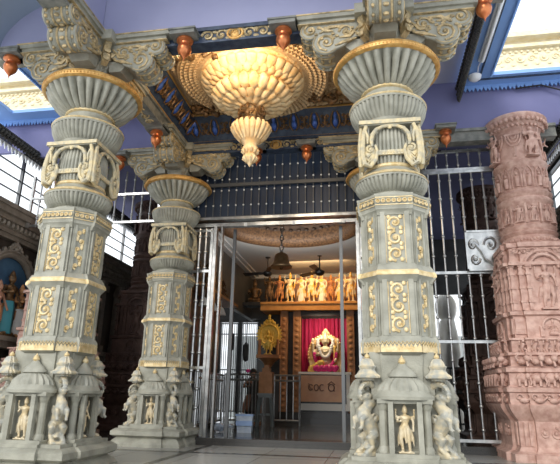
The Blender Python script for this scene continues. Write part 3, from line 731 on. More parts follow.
# ------------------------------------------------------------------ side walls with murals, cornices and clerestory windows
def side_wall(X, s, y0, y1, name):
    # s = +1 : room lies towards +x
    def bx(mb, a, c, z0, z1, ya=y0, yb=y1):
        x0, x1 = sorted((X+s*a, X+s*c)); mb.box(x0, x1, ya, yb, z0, z1)
    b = MB(); bx(b, -.3, 0, 0, 5.15); bx(b, -.3, 0, 6.9, 7.5, 3.95); struct('wall_'+name, b, 'brown_wall')
    b = MB(); bx(b, 0, .16, 4.45, 4.56); bx(b, 0, .22, 4.56, 4.66); bx(b, 0, .36, 4.80, 4.92); bx(b, 0, .46, 4.92, 5.06); bx(b, 0, .52, 5.06, 5.16); bx(b, 0, .25, 4.66, 4.80); struct('trim_cornice_'+name, b, 'cornice_grey')
    d = MB(); n = int((y1-y0)/.16)
    for i in range(n): y = y0+(i+.5)*(y1-y0)/n; d.ball((X+s*.28, y, 4.735), (.07, .055, .075), 6, 5)
    tag(d.build('cornice_beads', 'cornice_grey'), 'row of carved beads under the window ledge on the %s wall' % name, 'moulding')
    b = MB(); bx(b, 0, .42, 2.05, 2.16); bx(b, 0, .30, 1.90, 2.05); bx(b, 0, .2, .0, .35); struct('trim_ledge_'+name, b, 'cornice_grey')
    # clerestory window with horizontal bars
    wv = MB(); L_ = y1-y0
    k = int(L_/1.35)
    for z in (5.18, 6.88): bx(wv, -.18, -.10, z-.05, z+.05)
    for i in range(k+1): y = y0+i*L_/k; bx(wv, -.18, -.10, 5.15, 6.9, y-.03, y+.03)
    for z in (5.45, 5.78, 6.12, 6.45): bx(wv, -.16, -.13, z-.016, z+.016)
    wf = struct('window_1' if name == 'left' else 'window_2', wv, 'steel_dark')
for X, s, nm in ((-9.0, 1, 'left'), (4.45, -1, 'right')): side_wall(X, s, 1.5, 14.6, nm)
# lace valance hanging before the clerestory
for X, s, lab in ((-8.35, 1, 'black carved eave board with white spikes above the left clerestory'), (3.8, -1, 'black carved eave board over the right aisle windows')):
    b = MB(); lace(b, X, 1.6, 13, 6.36, 6.62, th=.14, seed=3); rt = b.build('eave_board', 'black_carved'); tag(rt, lab, 'board')
    g = MB(); n = 88
    for i in range(n): g.prism([(1.6+i*.128, 6.40), (1.6+(i+1)*.128, 6.40), (1.6+(i+.5)*.128, 6.24)], X-s*.12, X-s*.09, 'yz')
    g.build('spike_edge', 'window_white', rt)
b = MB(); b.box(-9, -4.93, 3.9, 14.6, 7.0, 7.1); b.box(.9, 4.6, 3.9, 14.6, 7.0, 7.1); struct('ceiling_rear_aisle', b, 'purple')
b = MB(); b.box(.9, 5, 13.9, 14.05, 4.8, 7.1); struct('wall_rear_right', b, 'inner_wall')

# arched murals on the left wall
def arch_bay(y, idx, lab):
    t = empty('mural_niche', (-8.98, y, 2.16), 0, lab, 'mural', 'arched murals on the left wall')
    b = MB(); w_ = .78; pts = [(-w_, 0)]+[(w_*math.cos(a), 1.15+.75*math.sin(a)) for a in [PI-PI*i/16 for i in range(17)]]+[(w_, 0)]
    b.prism(pts, 0, .03, 'yz'); b.build('blue_background', 'mural_blue', t)
    b = MB(); path = [(0.10, u, z) for u, z in pts]
    b.tube([(.10, u*1.06, z*1.03) for u, z in pts], .085, 8); b.tube([(.16, u*1.15, z*1.07) for u, z in pts], .04, 6)
    for i in range(15): a = PI*i/14; b.ball((.13, .93*math.cos(a), 1.15+.92*math.sin(a)+.03), (.06, .07, .07), 6, 5)
    for i in range(5): b.ball((.13, -.16+.08*i, 2.12+.05*(2-abs(i-2))), (.05, .05, .10), 6, 5)
    b.build('carved_arch', 'cornice_grey', t)
    for s in (-1, 1):
        b = MB(); b.box(0, .2, s*1.08-.12, s*1.08+.12, 0, 1.9); b.box(0, .28, s*1.08-.16, s*1.08+.16, 1.9, 2.1); b.box(0, .28, s*1.08-.16, s*1.08+.16, 0, .2); b.box(0, .24, s*1.08-.10, s*1.08+.10, 2.1, 2.28); b.build('pilaster', 'cornice_grey', t)
    for i, (u, h, mt) in enumerate(((-.42, 1.25, 'skin'), (-.05, 1.55, 'bronze'), (.38, 1.3, 'orange'))):
        f = MB(); f.merge(figure(h, 2, seed=i+idx), Tr(.20, u, 0) @ Rz(PI/2)); fo = f.build('painted_figure', mt, t, voxel=.022)
        g = MB(); g.T = Tr(.20, u, 0) @ Rz(PI/2) @ Sc(h); g.lathe([(.13, .04), (.125, .25), (.12, .45), (.10, .53)], 12, mod=lambda a, k: 1+.06*math.cos(8*a), T=Matrix.Diagonal((1, .8, 1, 1)))
        g.build('painted_robe', ['orange', 'teal', 'white'][(i+idx) % 3], fo)
for i, (y, l) in enumerate(((4.30, 'arched mural niche with painted figures on the left wall beside the left column'), (7.60, 'dim arched mural niche seen between the two left columns'), (10.9, 'farthest arched mural niche, pale blue behind the dark carved pillar'))): arch_bay(y, i, l)

# ------------------------------------------------------------------ pink carved pillars
def octo(h, c=.25):
    k = h*(1-c); return [(-k,-h),(k,-h),(h,-k),(h,k),(k,h),(-k,h),(-h,k),(-h,-k)]
def stepq(h, st=.07, cw=.62): return cross(h, st, cw)
def make_pillar(mt, big=1.0):
    root = empty('carved_pillar'); tag(root, 'x', 'pillar')
    b = MB()
    def L_(prof, pl=stepq): b.loft([[(x, y, z) for x, y in pl(h)] for h, z in prof])
    L_([(.98, 0), (.98, .12), (.88, .16), (.84, .22), (.84, .62), (.88, .68), (.95, .76), (.99, .84), (1.0, .88)])
    L_([(.96, .86), (.96, 1.06), (1.0, 1.08), (1.01, 1.14), (.96, 1.16), (.95, 1.18)])
    L_([(.93, 1.17), (.93, 1.38), (.98, 1.40), (.98, 1.46), (.90, 1.50)])
    L_([(.86, 1.48), (.86, 1.66), (.90, 1.68), (.90, 1.72), (.80, 1.74)])
    L_([(.80, 1.73), (.80, 1.93), (.84, 1.94), (.84, 1.97), (.76, 1.98)])
    b.build('pedestal', mt, root, angle=30)
    b = MB()
    L_([(.70, 1.97), (.70, 2.36), (.75, 2.38), (.76, 2.44), (.70, 2.46)]); L_([(.66, 2.45), (.62, 3.62), (.66, 3.64), (.66, 3.72), (.58, 3.74)])
    b.build('square_shaft', mt, root, angle=30)
    # friezes
    def fr(mb, h, z, kind):
        n = 7
        for q in range(4):
            for i in range(n):
                x = -h*.82+(i+.5)*2*h*.82/n; y = -h-.02 if abs(x) < h*.62 else -h+.05; T = Rz(q*PI/2)
                T = T @ Tr(x, y, z) @ Matrix.Diagonal((1.25, 1.35, 1.2, 1)) @ Tr(-x, -y, -z)
                if kind == 'elephant':
                    mb.ball((x, y, z+.02), (.085, .05, .07), 8, 6, T); mb.ball((x+.06, y-.04, z+.04), (.04, .04, .05), 6, 5, T); mb.tube([(x+.08, y-.05, z+.03), (x+.1, y-.06, z-.04), (x+.08, y-.06, z-.08)], [.02, .016, .01], 5, T)
                    for k in (-.05, .03): mb.tube([(x+k, y-.02, z), (x+k, y-.02, z-.09)], .022, 5, T)
                elif kind == 'lion':
                    mb.ball((x, y-.02, z), (.07, .06, .05), 7, 5, T); mb.ball((x+.05, y-.07, z+.04), .048, 7, 5, T); mb.tube([(x-.05, y-.03, z), (x-.09, y-.04, z+.06), (x-.06, y-.04, z+.09)], .015, 5, T); mb.tube([(x+.04, y-.07, z), (x+.05, y-.09, z-.07)], .018, 5, T)
                elif kind == 'swan':
                    mb.ball((x, y, z-.02), (.07, .035, .04), 7, 5, T); mb.tube([(x+.04, y-.02, z-.02), (x+.09, y-.025, z+.03), (x+.05, y-.025, z+.07), (x+.08, y-.03, z+.05)], .014, 5, T); spiral(mb, x-.06, z+.02, .05, 1.1, 0, 1, y-.01, .012, T=T)
                else:
                    mb.tube([(x, y-.01, z-.08), (x-.02, y-.03, z-.02), (x+.01, y-.03, z+.04)], [.02, .03, .03], 6, T); mb.ball((x+.01, y-.03, z+.075), .024, 6, 5, T)
                    for s in (-1, 1): mb.tube([(x, y-.03, z+.04), (x+s*.05, y-.03, z+.02), (x+s*.04, y-.03, z+.08)], .011, 5, T); mb.tube([(x, y-.02, z-.02), (x+s*.05, y-.02, z-.05), (x+s*.03, y-.02, z-.09)], .014, 5, T)
    for nm, h, z, k in (('swan_frieze', .96, .97, 'swan'), ('elephant_frieze', .93, 1.28, 'elephant'), ('lion_frieze', .88, 1.57, 'lion'), ('dancer_frieze', .80, 1.83, 'dancer')):
        b = MB(); fr(b, h, z, k); b.build(nm, mt, root, angle=60)
    b = MB()
    for q in range(4):
        T = Rz(q*PI/2)
        for s in (-1, 1):
            spiral(b, s*.22, .44, .10, 1.4, PI/2, s, -.845, .022, T=T); spiral(b, s*.40, .44, .08, 1.4, PI/2, s, -.845, .02, T=T)
            for k in (.60, .68): b.box(s*k-.02, s*k+.02, -.80, -.775, .24, .60, T)
            # framing pilasters of the panel
            for k in (.30, .42, .56):
                b.box(s*k-.03, s*k+.03, -.70+abs(k-.3)*.3, -.55, 2.47, 3.25, T); 
                for z in (2.6, 2.85, 3.1, 3.25): b.box(s*k-.045, s*k+.045, -.715+abs(k-.3)*.3, -.55, z, z+.04, T)
        b.box(-.62, .62, -.70, -.55, 3.28, 3.34, T)
        b.tube([(.25*math.cos(a), -.66, 3.22+.26*math.sin(a)) for a in [PI*i/12 for i in range(13)]], .035, 6, T)
        b.tube([(.34*math.cos(a), -.65, 3.22+.34*math.sin(a)) for a in [PI*i/12 for i in range(13)]], .03, 6, T)
        vine_h(b, -.55, .55, 3.55, .14, -.65, T, tr=.014)
        b.tube([(.17*math.cos(a), -.72, 2.18+.15*math.sin(a)) for a in [PI*(-.1+1.2*i/12) for i in range(13)]], .026, 6, T)
        for s in (-1, 1): b.box(s*.19-.03, s*.19+.03, -.73, -.69, 2.0, 2.18, T); b.box(s*.52-.09, s*.52+.09, -.66, -.62, 2.05, 2.32, T)
    b.build('panel_frame', mt, root, angle=40)
    big_f = figure(.86, 4, seed=11, sway=.03).mesh('panel_deity', mt, voxel=.014); sm_f = figure(.30, 2, True, seed=12).mesh('niche_deity', mt, voxel=.011)
    for q in range(4):
        a = q*PI/2
        for me, r, z in ((big_f, .66, 2.47), (sm_f, .70, 2.03)):
            o = bpy.data.objects.new(me.name.split('.')[0], me); col.objects.link(o); o.parent = root; o.location = (r*math.sin(a), -r*math.cos(a), z); o.rotation_euler = (0, 0, a)
    # round upper part
    b = MB(); b.lathe([(.50, 3.72), (.53, 3.76), (.545, 3.82), (.50, 3.88), (.49, 3.92), (.52, 3.95), (.54, 3.98), (.50, 4.02), (.52, 4.06), (.53, 4.10), (.49, 4.12), (.485, 4.15), (.485, 4.56), (.52, 4.60), (.53, 4.65), (.49, 4.70), (.52, 4.74), (.535, 4.79), (.50, 4.82),
                           (.475, 4.85), (.47, 5.35), (.52, 5.40), (.52, 5.45), (.46, 5.48), (.455, 5.50), (.44, 6.10), (.46, 6.15), (.52, 6.22), (.60, 6.32), (.63, 6.36), (.63, 6.42), (.60, 6.45), (.4, 6.46)], 48)
    n = 60
    for i in range(n):
        a = 2*PI*i/n; b.ball((.54*math.cos(a), .54*math.sin(a), 3.82+.012*math.sin(a*15)), (.028, .028, .035), 6, 4)
    for i in range(36):
        a = 2*PI*i/36; b.ball((.60*math.cos(a), .60*math.sin(a), 6.30), (.045, .045, .05), 6, 5); b.ball((.53*math.cos(a), .53*math.sin(a), 6.20), (.035, .035, .035), 6, 5)
    b.build('round_shaft', mt, root, angle=50)
    b = MB()
    for i in range(12):
        T = Rz(2*PI*i/12)
        b.merge(figure(.37, 4, seed=i, crown=False, wide=1.3), T @ Tr(0, -.50, 4.17) @ Matrix.Diagonal((1.25, 1, 1, 1)))
        b.box(-.02, .02, -.53, -.47, 4.15, 4.54, T @ Rz(PI/12))
    b.build('figure_frieze', mt, root, angle=60)
    b = MB()
    for i in range(14):
        T = Rz(2*PI*i/14)
        b.tube([(-.08, -.475, 5.12), (-.07, -.485, 5.22), (0, -.49, 5.32), (.07, -.485, 5.22), (.08, -.475, 5.12)], .016, 6, T)
        for s in (-1, 1): b.tube([(s*.085, -.475, 4.88), (s*.085, -.475, 5.14)], .02, 6, T)
        b.tube([(0, -.48, 4.9), (0, -.49, 5.1)], [.045, .05], 6, T); b.ball((0, -.49, 5.16), .03, 6, 5, T); b.tube([(-.10, -.48, 5.3), (0, -.49, 5.18), (.10, -.48, 5.3)], .012, 5, T)
    b.build('arcade_frieze', mt, root, angle=60)
    b = MB()
    for i in range(8):
        T = Rz(2*PI*(i+.5)/8)
        for r in (.05, .10, .15): b.tube([(r*math.cos(a), -.455, 6.02+.24*math.sin(a)*(r/.15)) for a in [PI+PI*k/8 for k in range(9)]], .020, 5, T)
        b.box(-.16, .16, -.47, -.43, 6.02, 6.06, T)
        b.tube([(0, -.455, 5.78), (0, -.465, 5.55)], [.016, .03], 5, T)
    b.build('garland_relief', mt, root, angle=60)
    tf = figure(.72, 4, seed=21, crown=False, sway=.04).mesh('bracket_figure', mt, voxel=.016)
    for q in range(4):
        a = q*PI/2 + .25; o = bpy.data.objects.new('bracket_figure', tf); col.objects.link(o); o.parent = root; o.location = (.53*math.sin(a), -.53*math.cos(a), 5.50); o.rotation_euler = (0, 0, a); o.scale = (1.1, 1.0, .95)
    return root
pp = make_pillar('pink'); pp.location = (2.83, 3.9, 0); pp.scale = (1, 1, 1.02); tag(pp, 'tall pink stone pillar carved with friezes and deities at the right edge', 'pillar')
p2 = copy_tree(pp, None, (-7.65, 4.7, 0), None, 'pink carved pillar glimpsed just left of the big left column', scale=.96)
def recolour(root, mt):
    for ch in root.children:
        ch.data = ch.data.copy(); ch.data.materials.clear(); ch.data.materials.append(M[mt]); recolour(ch, mt)
cache = {}
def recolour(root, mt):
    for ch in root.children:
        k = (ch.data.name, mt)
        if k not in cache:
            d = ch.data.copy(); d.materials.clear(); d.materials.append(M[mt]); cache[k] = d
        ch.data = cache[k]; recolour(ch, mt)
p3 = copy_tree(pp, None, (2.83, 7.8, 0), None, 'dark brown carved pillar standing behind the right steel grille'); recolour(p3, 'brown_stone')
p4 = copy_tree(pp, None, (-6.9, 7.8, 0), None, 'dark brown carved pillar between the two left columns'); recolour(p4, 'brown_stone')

# ------------------------------------------------------------------ steel gate, screens and grilles at Y=4.2
GY = 4.22
def bar(mb, x, z0, z1, y=GY, r=.020, knots=5):
    mb.tube([(x, y, z0), (x, y, z1)], r, 8)
    for k in range(knots):
        z = z0+(z1-z0)*(k+.5)/knots; mb.lathe([(r, -.035), (r*1.7, -.02), (r*1.9, 0), (r*1.7, .02), (r, .035)], 8, T=Tr(x, y, z))
def grille(name, x0, x1, z0, z1, rails, n, lab, cat, y=GY, r=.020, knots=6):
    root = empty(name, ((x0+x1)/2, y, z0), 0, lab, cat); 
    fr_ = MB(); fr_.T = Tr(-(x0+x1)/2, -y, -z0)
    for z in rails: fr_.box(x0, x1, y-.028, y+.028, z-.028, z+.028)
    fr_.box(x0-.03, x0+.03, y-.03, y+.03, z0, z1); fr_.box(x1-.03, x1+.03, y-.03, y+.03, z0, z1); fr_.build('frame', 'steel', root)
    bm_ = MB(); bar(bm_, 0, 0, z1-z0, 0, r, knots); me = bm_.mesh('bar', 'steel')
    for i in range(n):
        x = x0+(i+1)*(x1-x0)/(n+1); o = bpy.data.objects.new('bar', me); col.objects.link(o); o.parent = root; o.location = (x-(x0+x1)/2, 0, 0)
    return root
grille('steel_grille', .55, 2.60, .20, 5.72, (.22, 2.05, 3.45, 5.70), 8, 'tall steel bar grille between the front right column and the pink pillar', 'grille', knots=13)
grille('balustrade', -.2, 2.60, 5.74, 6.25, (5.76, 6.2), 11, 'short steel bars above the right grille beside the copper bulb', 'balustrade', knots=2, r=.016)
grille('balustrade', -8.6, -5.2, 4.80, 6.15, (4.84, 5.55), 14, 'steel bars in front of the dark opening between the two left columns', 'balustrade', knots=3)
# silver embossed plate on the right grille
pl = empty('embossed_panel', (2.02, 4.14, 3.46), 0, 'square silver panel with embossed swirls fixed on the right grille', 'panel')
b = MB(); b.box(-.46, .46, -.02, .02, 0, .86); b.build('sheet', 'steel', pl)
b = MB()
for z in (.02, .84): b.box(-.46, .46, -.04, 0, z-.02, z+.02)
for x in (-.44, .44): b.box(x-.02, x+.02, -.04, 0, 0, .86)
spiral(b, -.28, .55, .13, 1.3, 0, 1, -.03, .035); spiral(b, -.25, .25, .12, 1.3, 0, -1, -.03, .035)
spiral(b, .16, .55, .18, 1.3, PI, -1, -.03, .035); spiral(b, .26, .25, .13, 1.3, 0, -1, -.03, .03)
b.tube([(-.25, -.03, .60), (-.08, -.04, .40), (.0, -.04, .22), (.2, -.03, .10), (.4, -.03, .12)], [.03, .045, .04, .04, .02], 7); b.build('embossing', 'steel', pl); pl.scale = (.80, 1, 1)

# central entrance frame
en = empty('steel_gate_frame', (-2.2, GY, 0), 0, 'tall silver steel frame around the open shrine entrance', 'gate frame')
b = MB(); b.T = Tr(2.2, 0, 0)
for x0_, x1_ in ((-3.79, -3.72), (-3.62, -3.58), (-.59, -.52)):
    b = MB(); b.T = Tr(2.2, 0, 0); b.box(x0_, x1_, -.06, .06, .13, 4.62); b.build('post', 'steel', en)
b = MB(); b.T = Tr(2.2, 0, 0); b.box(-4.45, -.2, -.07, .07, 4.62, 4.70); b.box(-4.45, -.2, -.09, .09, 4.78, 4.84); b.build('lintel', 'steel', en)
b = MB(); b.T = Tr(2.2, 0, 0)
for x in (-3.05, -1.95, -.85): b.box(x-.03, x+.03, -.11, -.05, 4.60, 4.68)
b.build('clamp', 'white', en)
# left gate leaf (vertical knotted bars) beside the rear left column
grille('gate_leaf', -4.28, -3.84, .14, 4.60, (.2, 1.5, 3.6, 4.55), 2, 'narrow folded gate leaf of knotted steel bars beside the rear left column', 'gate', knots=12, r=.03)
grille('gate_leaf', -.48, -.20, .14, 4.60, (.2, 1.5, 3.3, 4.55), 1, 'narrow folded gate leaf of steel bars squeezed beside the front right column', 'gate', knots=12, r=.028)
# sliding glass door stiles
for x, lab in ((-3.36, 'slim grey door stile standing just inside the left post of the entrance'), (-.93, 'dark door stile left of the front right column')):
    b = MB(); b.box(-.035, .035, -.03, .03, 0, 4.52); o = b.build('door_stile', 'steel_dark'); o.location = (x, 4.42, .10); tag(o, lab, 'door frame')
# upper screen: blue panels with white-studded bars
us = empty('transom_screen', (-2.3, GY, 4.84), 0, 'dark blue panelled transom with studded vertical bars above the entrance', 'screen')
b = MB(); b.T = Tr(2.3, 0, -4.84)
b.box(-4.6, .2, .10, .16, 4.84, 6.45); b.build('blue_panel', mat('panel_blue', (.02, .032, .06), .4, 0, (.03, .048, .085), 2), us)
b = MB(); b.T = Tr(2.3, 0, -4.84)
b.box(-4.6, .2, -.03, .03, 5.62, 5.70); b.box(-4.6, .2, -.03, .03, 4.84, 4.88); b.build('rail', 'steel_dark', us)
bm_ = MB(); bm_.tube([(0, 0, 4.86), (0, 0, 6.4)], .014, 6); vb = bm_.mesh('bar', 'steel_dark'); st_ = MB()
st_.ball((0, 0, 0), .022, 8, 6)
sm_ = st_.mesh('stud', 'white')
for i in range(24):
    x = -4.4+i*.18; o = bpy.data.objects.new('bar', vb); col.objects.link(o); o.parent = us; o.location = (x+2.3, 0, -4.84)
    for z in (5.15, 5.52, 5.80, 6.12): o2 = bpy.data.objects.new('stud', sm_); col.objects.link(o2); o2.parent = o; o2.location = (0, -.01, z)

# ------------------------------------------------------------------ inner hall
b = MB(); b.box(-5.1, -4.93, 4.6, 8.6, 0, 7.0); b.box(-5.1, -4.93, 8.6, 14.0, 3.78, 7.0); struct('wall_inner_left', b, 'inner_wall')
b = MB(); b.box(.75, .9, 4.6, 14.4, 0, 7.0); struct('wall_inner_right', b, 'inner_wall')
b = MB(); b.box(-5.1, .9, 13.2, 13.4, 3.80, 5.6); b.box(-4.55, .9, 13.2, 13.4, 0, 3.80); b.box(-5.1, .9, 4.35, 4.6, 4.86, 7); struct('wall_back', b, 'inner_wall')
# inner ceiling with a round recess: ring of quads
b = MB(); cx, cy, rr = -2.5, 6.9, 1.75; n = 48
ring = [(cx+rr*math.cos(2*PI*i/n), cy+rr*math.sin(2*PI*i/n)) for i in range(n)]
def sq(i):
    a = 2*PI*i/n; c, s_ = math.cos(a), math.sin(a)
    tx = ((.9-cx)/c if c > 1e-6 else (-5.1-cx)/c if c < -1e-6 else 1e9); ty = ((13.4-cy)/s_ if s_ > 1e-6 else (4.6-cy)/s_ if s_ < -1e-6 else 1e9)
    t = min(tx, ty); return (cx+t*c, cy+t*s_)
outp = [sq(i) for i in range(n)]
vs = [(x, y, 5.5) for x, y in ring]+[(x, y, 5.5) for x, y in outp]; b.add(vs, [(i, (i+1) % n, n+(i+1) % n, n+i) for i in range(n)])
corner = [(.9, 13.4), (-5.1, 13.4), (-5.1, 4.6), (.9, 4.6)]
for c_ in corner:
    k = min(range(n), key=lambda i: (outp[i][0]-c_[0])**2+(outp[i][1]-c_[1])**2)
    for d_ in (-1, 1):
        q = outp[(k+d_) % n]; b.add([(outp[k][0], outp[k][1], 5.5), (q[0], q[1], 5.5), (c_[0], c_[1], 5.5)], [(0, 1, 2)])
b.box(-5.1, .9, 4.6, 13.4, 6.3, 6.35)
struct('ceiling_inner', b, 'white_ceiling')
dm = empty('ceiling_dome_ring', (cx, cy, 5.5), 0, 'round carved brown and gold ceiling rose seen through the top of the entrance', 'ceiling rose')
b = MB(); b.lathe([(1.75, .78), (1.75, .15), (2.05, .03), (2.10, -.02), (2.05, -.07), (1.92, -.09), (1.80, -.05), (1.72, .02), (1.66, .12), (1.70, .78)], 64, caps=False); b.build('ring_moulding', 'ring', dm, angle=60)
b = MB(); b.lathe([(1.68, .35), (1.4, .50), (1.0, .66), (.5, .75), (.05, .78)], 64, caps=False)
for r, z in ((1.60, .36), (1.30, .52), (1.0, .64), (.7, .70)):
    k = int(r*26)
    for i in range(k): a = 2*PI*i/k; b.ball((r*math.cos(a), r*math.sin(a), z), (.07, .07, .05), 6, 4)
b.build('carved_dome', mat('dome_brown', (.022, .012, .008), .6, 0, (.075, .045, .028), 6, .5, 30), dm, angle=60)
for s, x in ((1, -4.93), ):
    b = MB(); b.box(-4.93, -4.75, 4.6, 13.2, 5.38, 5.5); b.box(-4.93, -4.62, 4.6, 13.2, 5.44, 5.49); b.box(-4.93, .8, 13.0, 13.2, 5.36, 5.5); struct('trim_9', b, 'white_ceiling')
# marble glow wall above the shrine (pinkish stone)
b = MB(); b.box(-3.2, .75, 12.95, 13.1, 4.2, 5.36); struct('wall_shrine_upper', b, 'granite_pink_wall')
# bell
be = empty('temple_bell', (-2.71, 7.0, 4.32), 0, 'brass temple bell hanging on a chain in the entrance', 'bell')
b = MB(); b.T = Sc(.9); b.lathe([(.30, 0), (.33, .0), (.335, .04), (.27, .10), (.235, .20), (.22, .32), (.19, .40), (.12, .45), (.05, .46), (.05, .50)], 32); b.build('bell_body', 'bell_brass', be)
b = MB(); b.ball((0, 0, -.01), .05, 8, 6); b.tube([(0, 0, 0), (0, 0, .3)], .012, 6); b.build('clapper', 'bronze', be)
b = MB()
for i in range(9):
    T = Tr(0, 0, .56+i*.14) @ Rz(PI/2*(i % 2)); b.tube([(.045*math.cos(a), 0, .085*math.sin(a)) for a in [2*PI*k/10 for k in range(11)]], .018, 6, T)
b.build('chain', 'steel', be)
# ceiling fans
fan = empty('ceiling_fan'); tag(fan, 'black ceiling fan with blades, the nearer one right of the bell', 'fan', 'ceiling fans of the inner hall')
b = MB(); b.tube([(0, 0, 0), (0, 0, .62)], .022, 8); b.lathe([(.02, .52), (.09, .55), (.10, .62), (.02, .65)], 16); b.build('rod', 'black', fan)
b = MB(); b.lathe([(.02, -.14), (.10, -.12), (.16, -.06), (.17, 0), (.12, .05), (.04, .09)], 24); b.build('motor', 'black', fan)
bl = MB(); bl.loft([[(.15, -.05, -.01), (.15, .05, .01), (.15, .05, .02), (.15, -.05, 0)], [(.35, -.09, -.025), (.35, .09, .025), (.35, .09, .035), (.35, -.09, -.015)], [(.95, -.10, -.03), (.95, .10, .03), (.95, .10, .04), (.95, -.10, -.02)]]); blm = bl.mesh('blade', 'black')
for i in range(3):
    o = bpy.data.objects.new('blade', blm); col.objects.link(o); o.parent = fan; o.rotation_euler = (0, 0, .35+2*PI*i/3)
fan.location = (-1.97, 10.3, 4.95)
copy_tree(fan, None, (-3.75, 10.3, 4.95), .45, 'black ceiling fan directly behind the bell, farther left', scale=.95)

# shrine
sh = empty('shrine_frame', (-2.2, 12.0, .1), 0, 'dark timber shrine frame with lit orange lintel around the deity', 'shrine')
b = MB(); b.T = Tr(2.2, -12, -.1)
b.box(-4.27, .7, 11.75, 12.9, 3.90, 4.12); b.box(-4.27, .7, 11.70, 12.9, 4.12, 4.20); b.build('lintel_shelf', 'shelf_wood', sh)
for x in (-3.42, -2.95, -1.05):
    b = MB(); b.T = Tr(2.2, -12, -.1); b.box(x-.13, x+.13, 11.9, 12.1, .4, 3.9)
    for k in range(16): b.ball((x, 11.9, .6+k*.2), (.09, .02, .07), 6, 5)
    b.build('carved_post', 'wood', sh)
b = MB(); b.T = Tr(2.2, -12, -.1)
b.box(-2.85, -1.15, 11.92, 12.1, 3.72, 3.9); b.box(-4.2, .7, 12.85, 12.95, .1, 3.9); b.box(-3.4, -3.05, 12.1, 12.2, .4, 3.9); b.box(-.9, .7, 12.1, 12.2, .4, 3.9); b.build('dark_back', 'near_black', sh)
b = MB(); b.T = Tr(2.2, -12, -.1)
b.box(-3.6, .6, 11.1, 12.9, .1, .27); b.box(-3.5, .5, 11.4, 12.9, .27, .44); b.box(-2.8, -1.2, 11.95, 12.85, .44, 1.68); b.build('steps', 'granite_black', sh)
b = MB(); b.T = Tr(2.2, -12, -.1); b.box(-2.86, -1.05, 11.7, 11.92, 1.68, 1.76); b.box(-2.80, -1.1, 11.78, 11.85, .50, .72); b.box(-1.22, -1.10, 11.74, 11.8, .5, 1.7); b.build('white_ledge', 'white', sh)
# curtain
b = MB(); top = []; bot = []
for i in range(121):
    u = -.85+1.7*i/120; y = .05*math.sin(u*38)+.02*math.sin(u*91); top.append((u, y, 1.95)); bot.append((u*1.0, y*1.3, 0))
b.loft([bot, [(p[0], p[1]+.0, .9) for p in top], top], closed=False, caps=False)
o = b.build('curtain', 'curtain'); o.location = (-2.0, 12.55, 1.75); tag(o, 'crimson pleated curtain hanging behind the main deity', 'curtain')
# deity
de = empty('main_deity', (-1.95, 12.12, 1.69), 0, 'garlanded seated deity under a golden arch before the crimson curtain', 'statue')
b = MB(); b.merge(figure(1.0, 4, True, seed=31), Tr(0, 0, .08) @ Sc(1.28)); b.build('seated_body', 'gilded', de, voxel=.022)
b = MB()
pts = [(.46*math.cos(a), .12, .62+.52*math.sin(a)) for a in [PI*(-.22+1.44*i/28) for i in range(29)]]
b.tube(pts, .085, 8)
for p in pts: b.ball((p[0]*1.17, .12, .62+(p[2]-.62)*1.15), .055, 7, 5)
for i in range(5): b.ball((-.08+.04*i, .12, 1.28+.05*(2-abs(i-2))), .06, 7, 5)
for s in (-1, 1): b.box(s*.42-.09, s*.42+.09, .04, .2, 0, .40)
b.build('golden_arch', mat('arch_gold', (.72, .45, .17), .35, .4, (.85, .62, .32), 14, .4, 40), de)
b = MB()
for k in range(22): a = PI*k/21; b.ball((.34*math.cos(a), -.12, .62-.40*math.sin(a)), .06, 6, 5)
for k in range(14): b.ball((-.30+.05*k, -.27, .17+.03*math.sin(k*2)), .085, 6, 5)
b.build('flower_garland', 'magenta', de)
b = MB()
for k in range(16): b.ball((-.46+.03*k*.8, -.22, .12+.05*math.sin(k*1.7)+.014*k), .085, 6, 5)
b.build('yellow_flowers', 'yellow', de)
b = MB()
for k in range(9): b.ball((.30, -.10, .35+.06*k), .05, 6, 5)
b.build('yellow_garland', 'yellow', de)
b = MB()
for k in range(18): a = PI*k/17; b.ball((.19*math.cos(a), -.14, .86-.34*math.sin(a)), .05, 6, 5)
for s in (-1, 1):
    for k in range(5): b.ball((s*.24, -.05, .86+.05*k), .055, 6, 5)
b.build('white_garland', 'white', de); de.scale = (1.12, 1, 1.12)
# glassy brown notice board with worn letters
nb = empty('notice_board', (-2.02, 11.66, .78), 0, 'brown board with worn dark characters standing under the main deity', 'board')
b = MB(); b.box(-.80, .72, -.02, .02, .0, .86); b.build('board', mat('board_brown', (.50, .22, .09), .3, 0, (.60, .30, .13), 3), nb)
b = MB()
def arc(cx, cz, rx, rz, a0, a1, r=.020): b.tube([(cx+rx*math.cos(a0+(a1-a0)*i/12), -.03, cz+rz*math.sin(a0+(a1-a0)*i/12)) for i in range(13)], r, 5)
arc(-.40, .47, .075, .09, .6, 5.8); b.tube([(-.47, -.03, .60), (-.42, -.03, .44), (-.33, -.03, .40)], .018, 5)
arc(-.21, .46, .07, .10, 0, 2*PI); arc(-.02, .46, .075, .10, .8, 5.5)
arc(.30, .46, .10, .11, 0, 2*PI); b.tube([(.18, -.03, .56), (.30, -.03, .66), (.42, -.03, .56)], .02, 5); b.tube([(.30, -.03, .36), (.42, -.03, .36)], .018, 5)
b.build('characters', mat('ink', (.16, .07, .04), .6), nb)
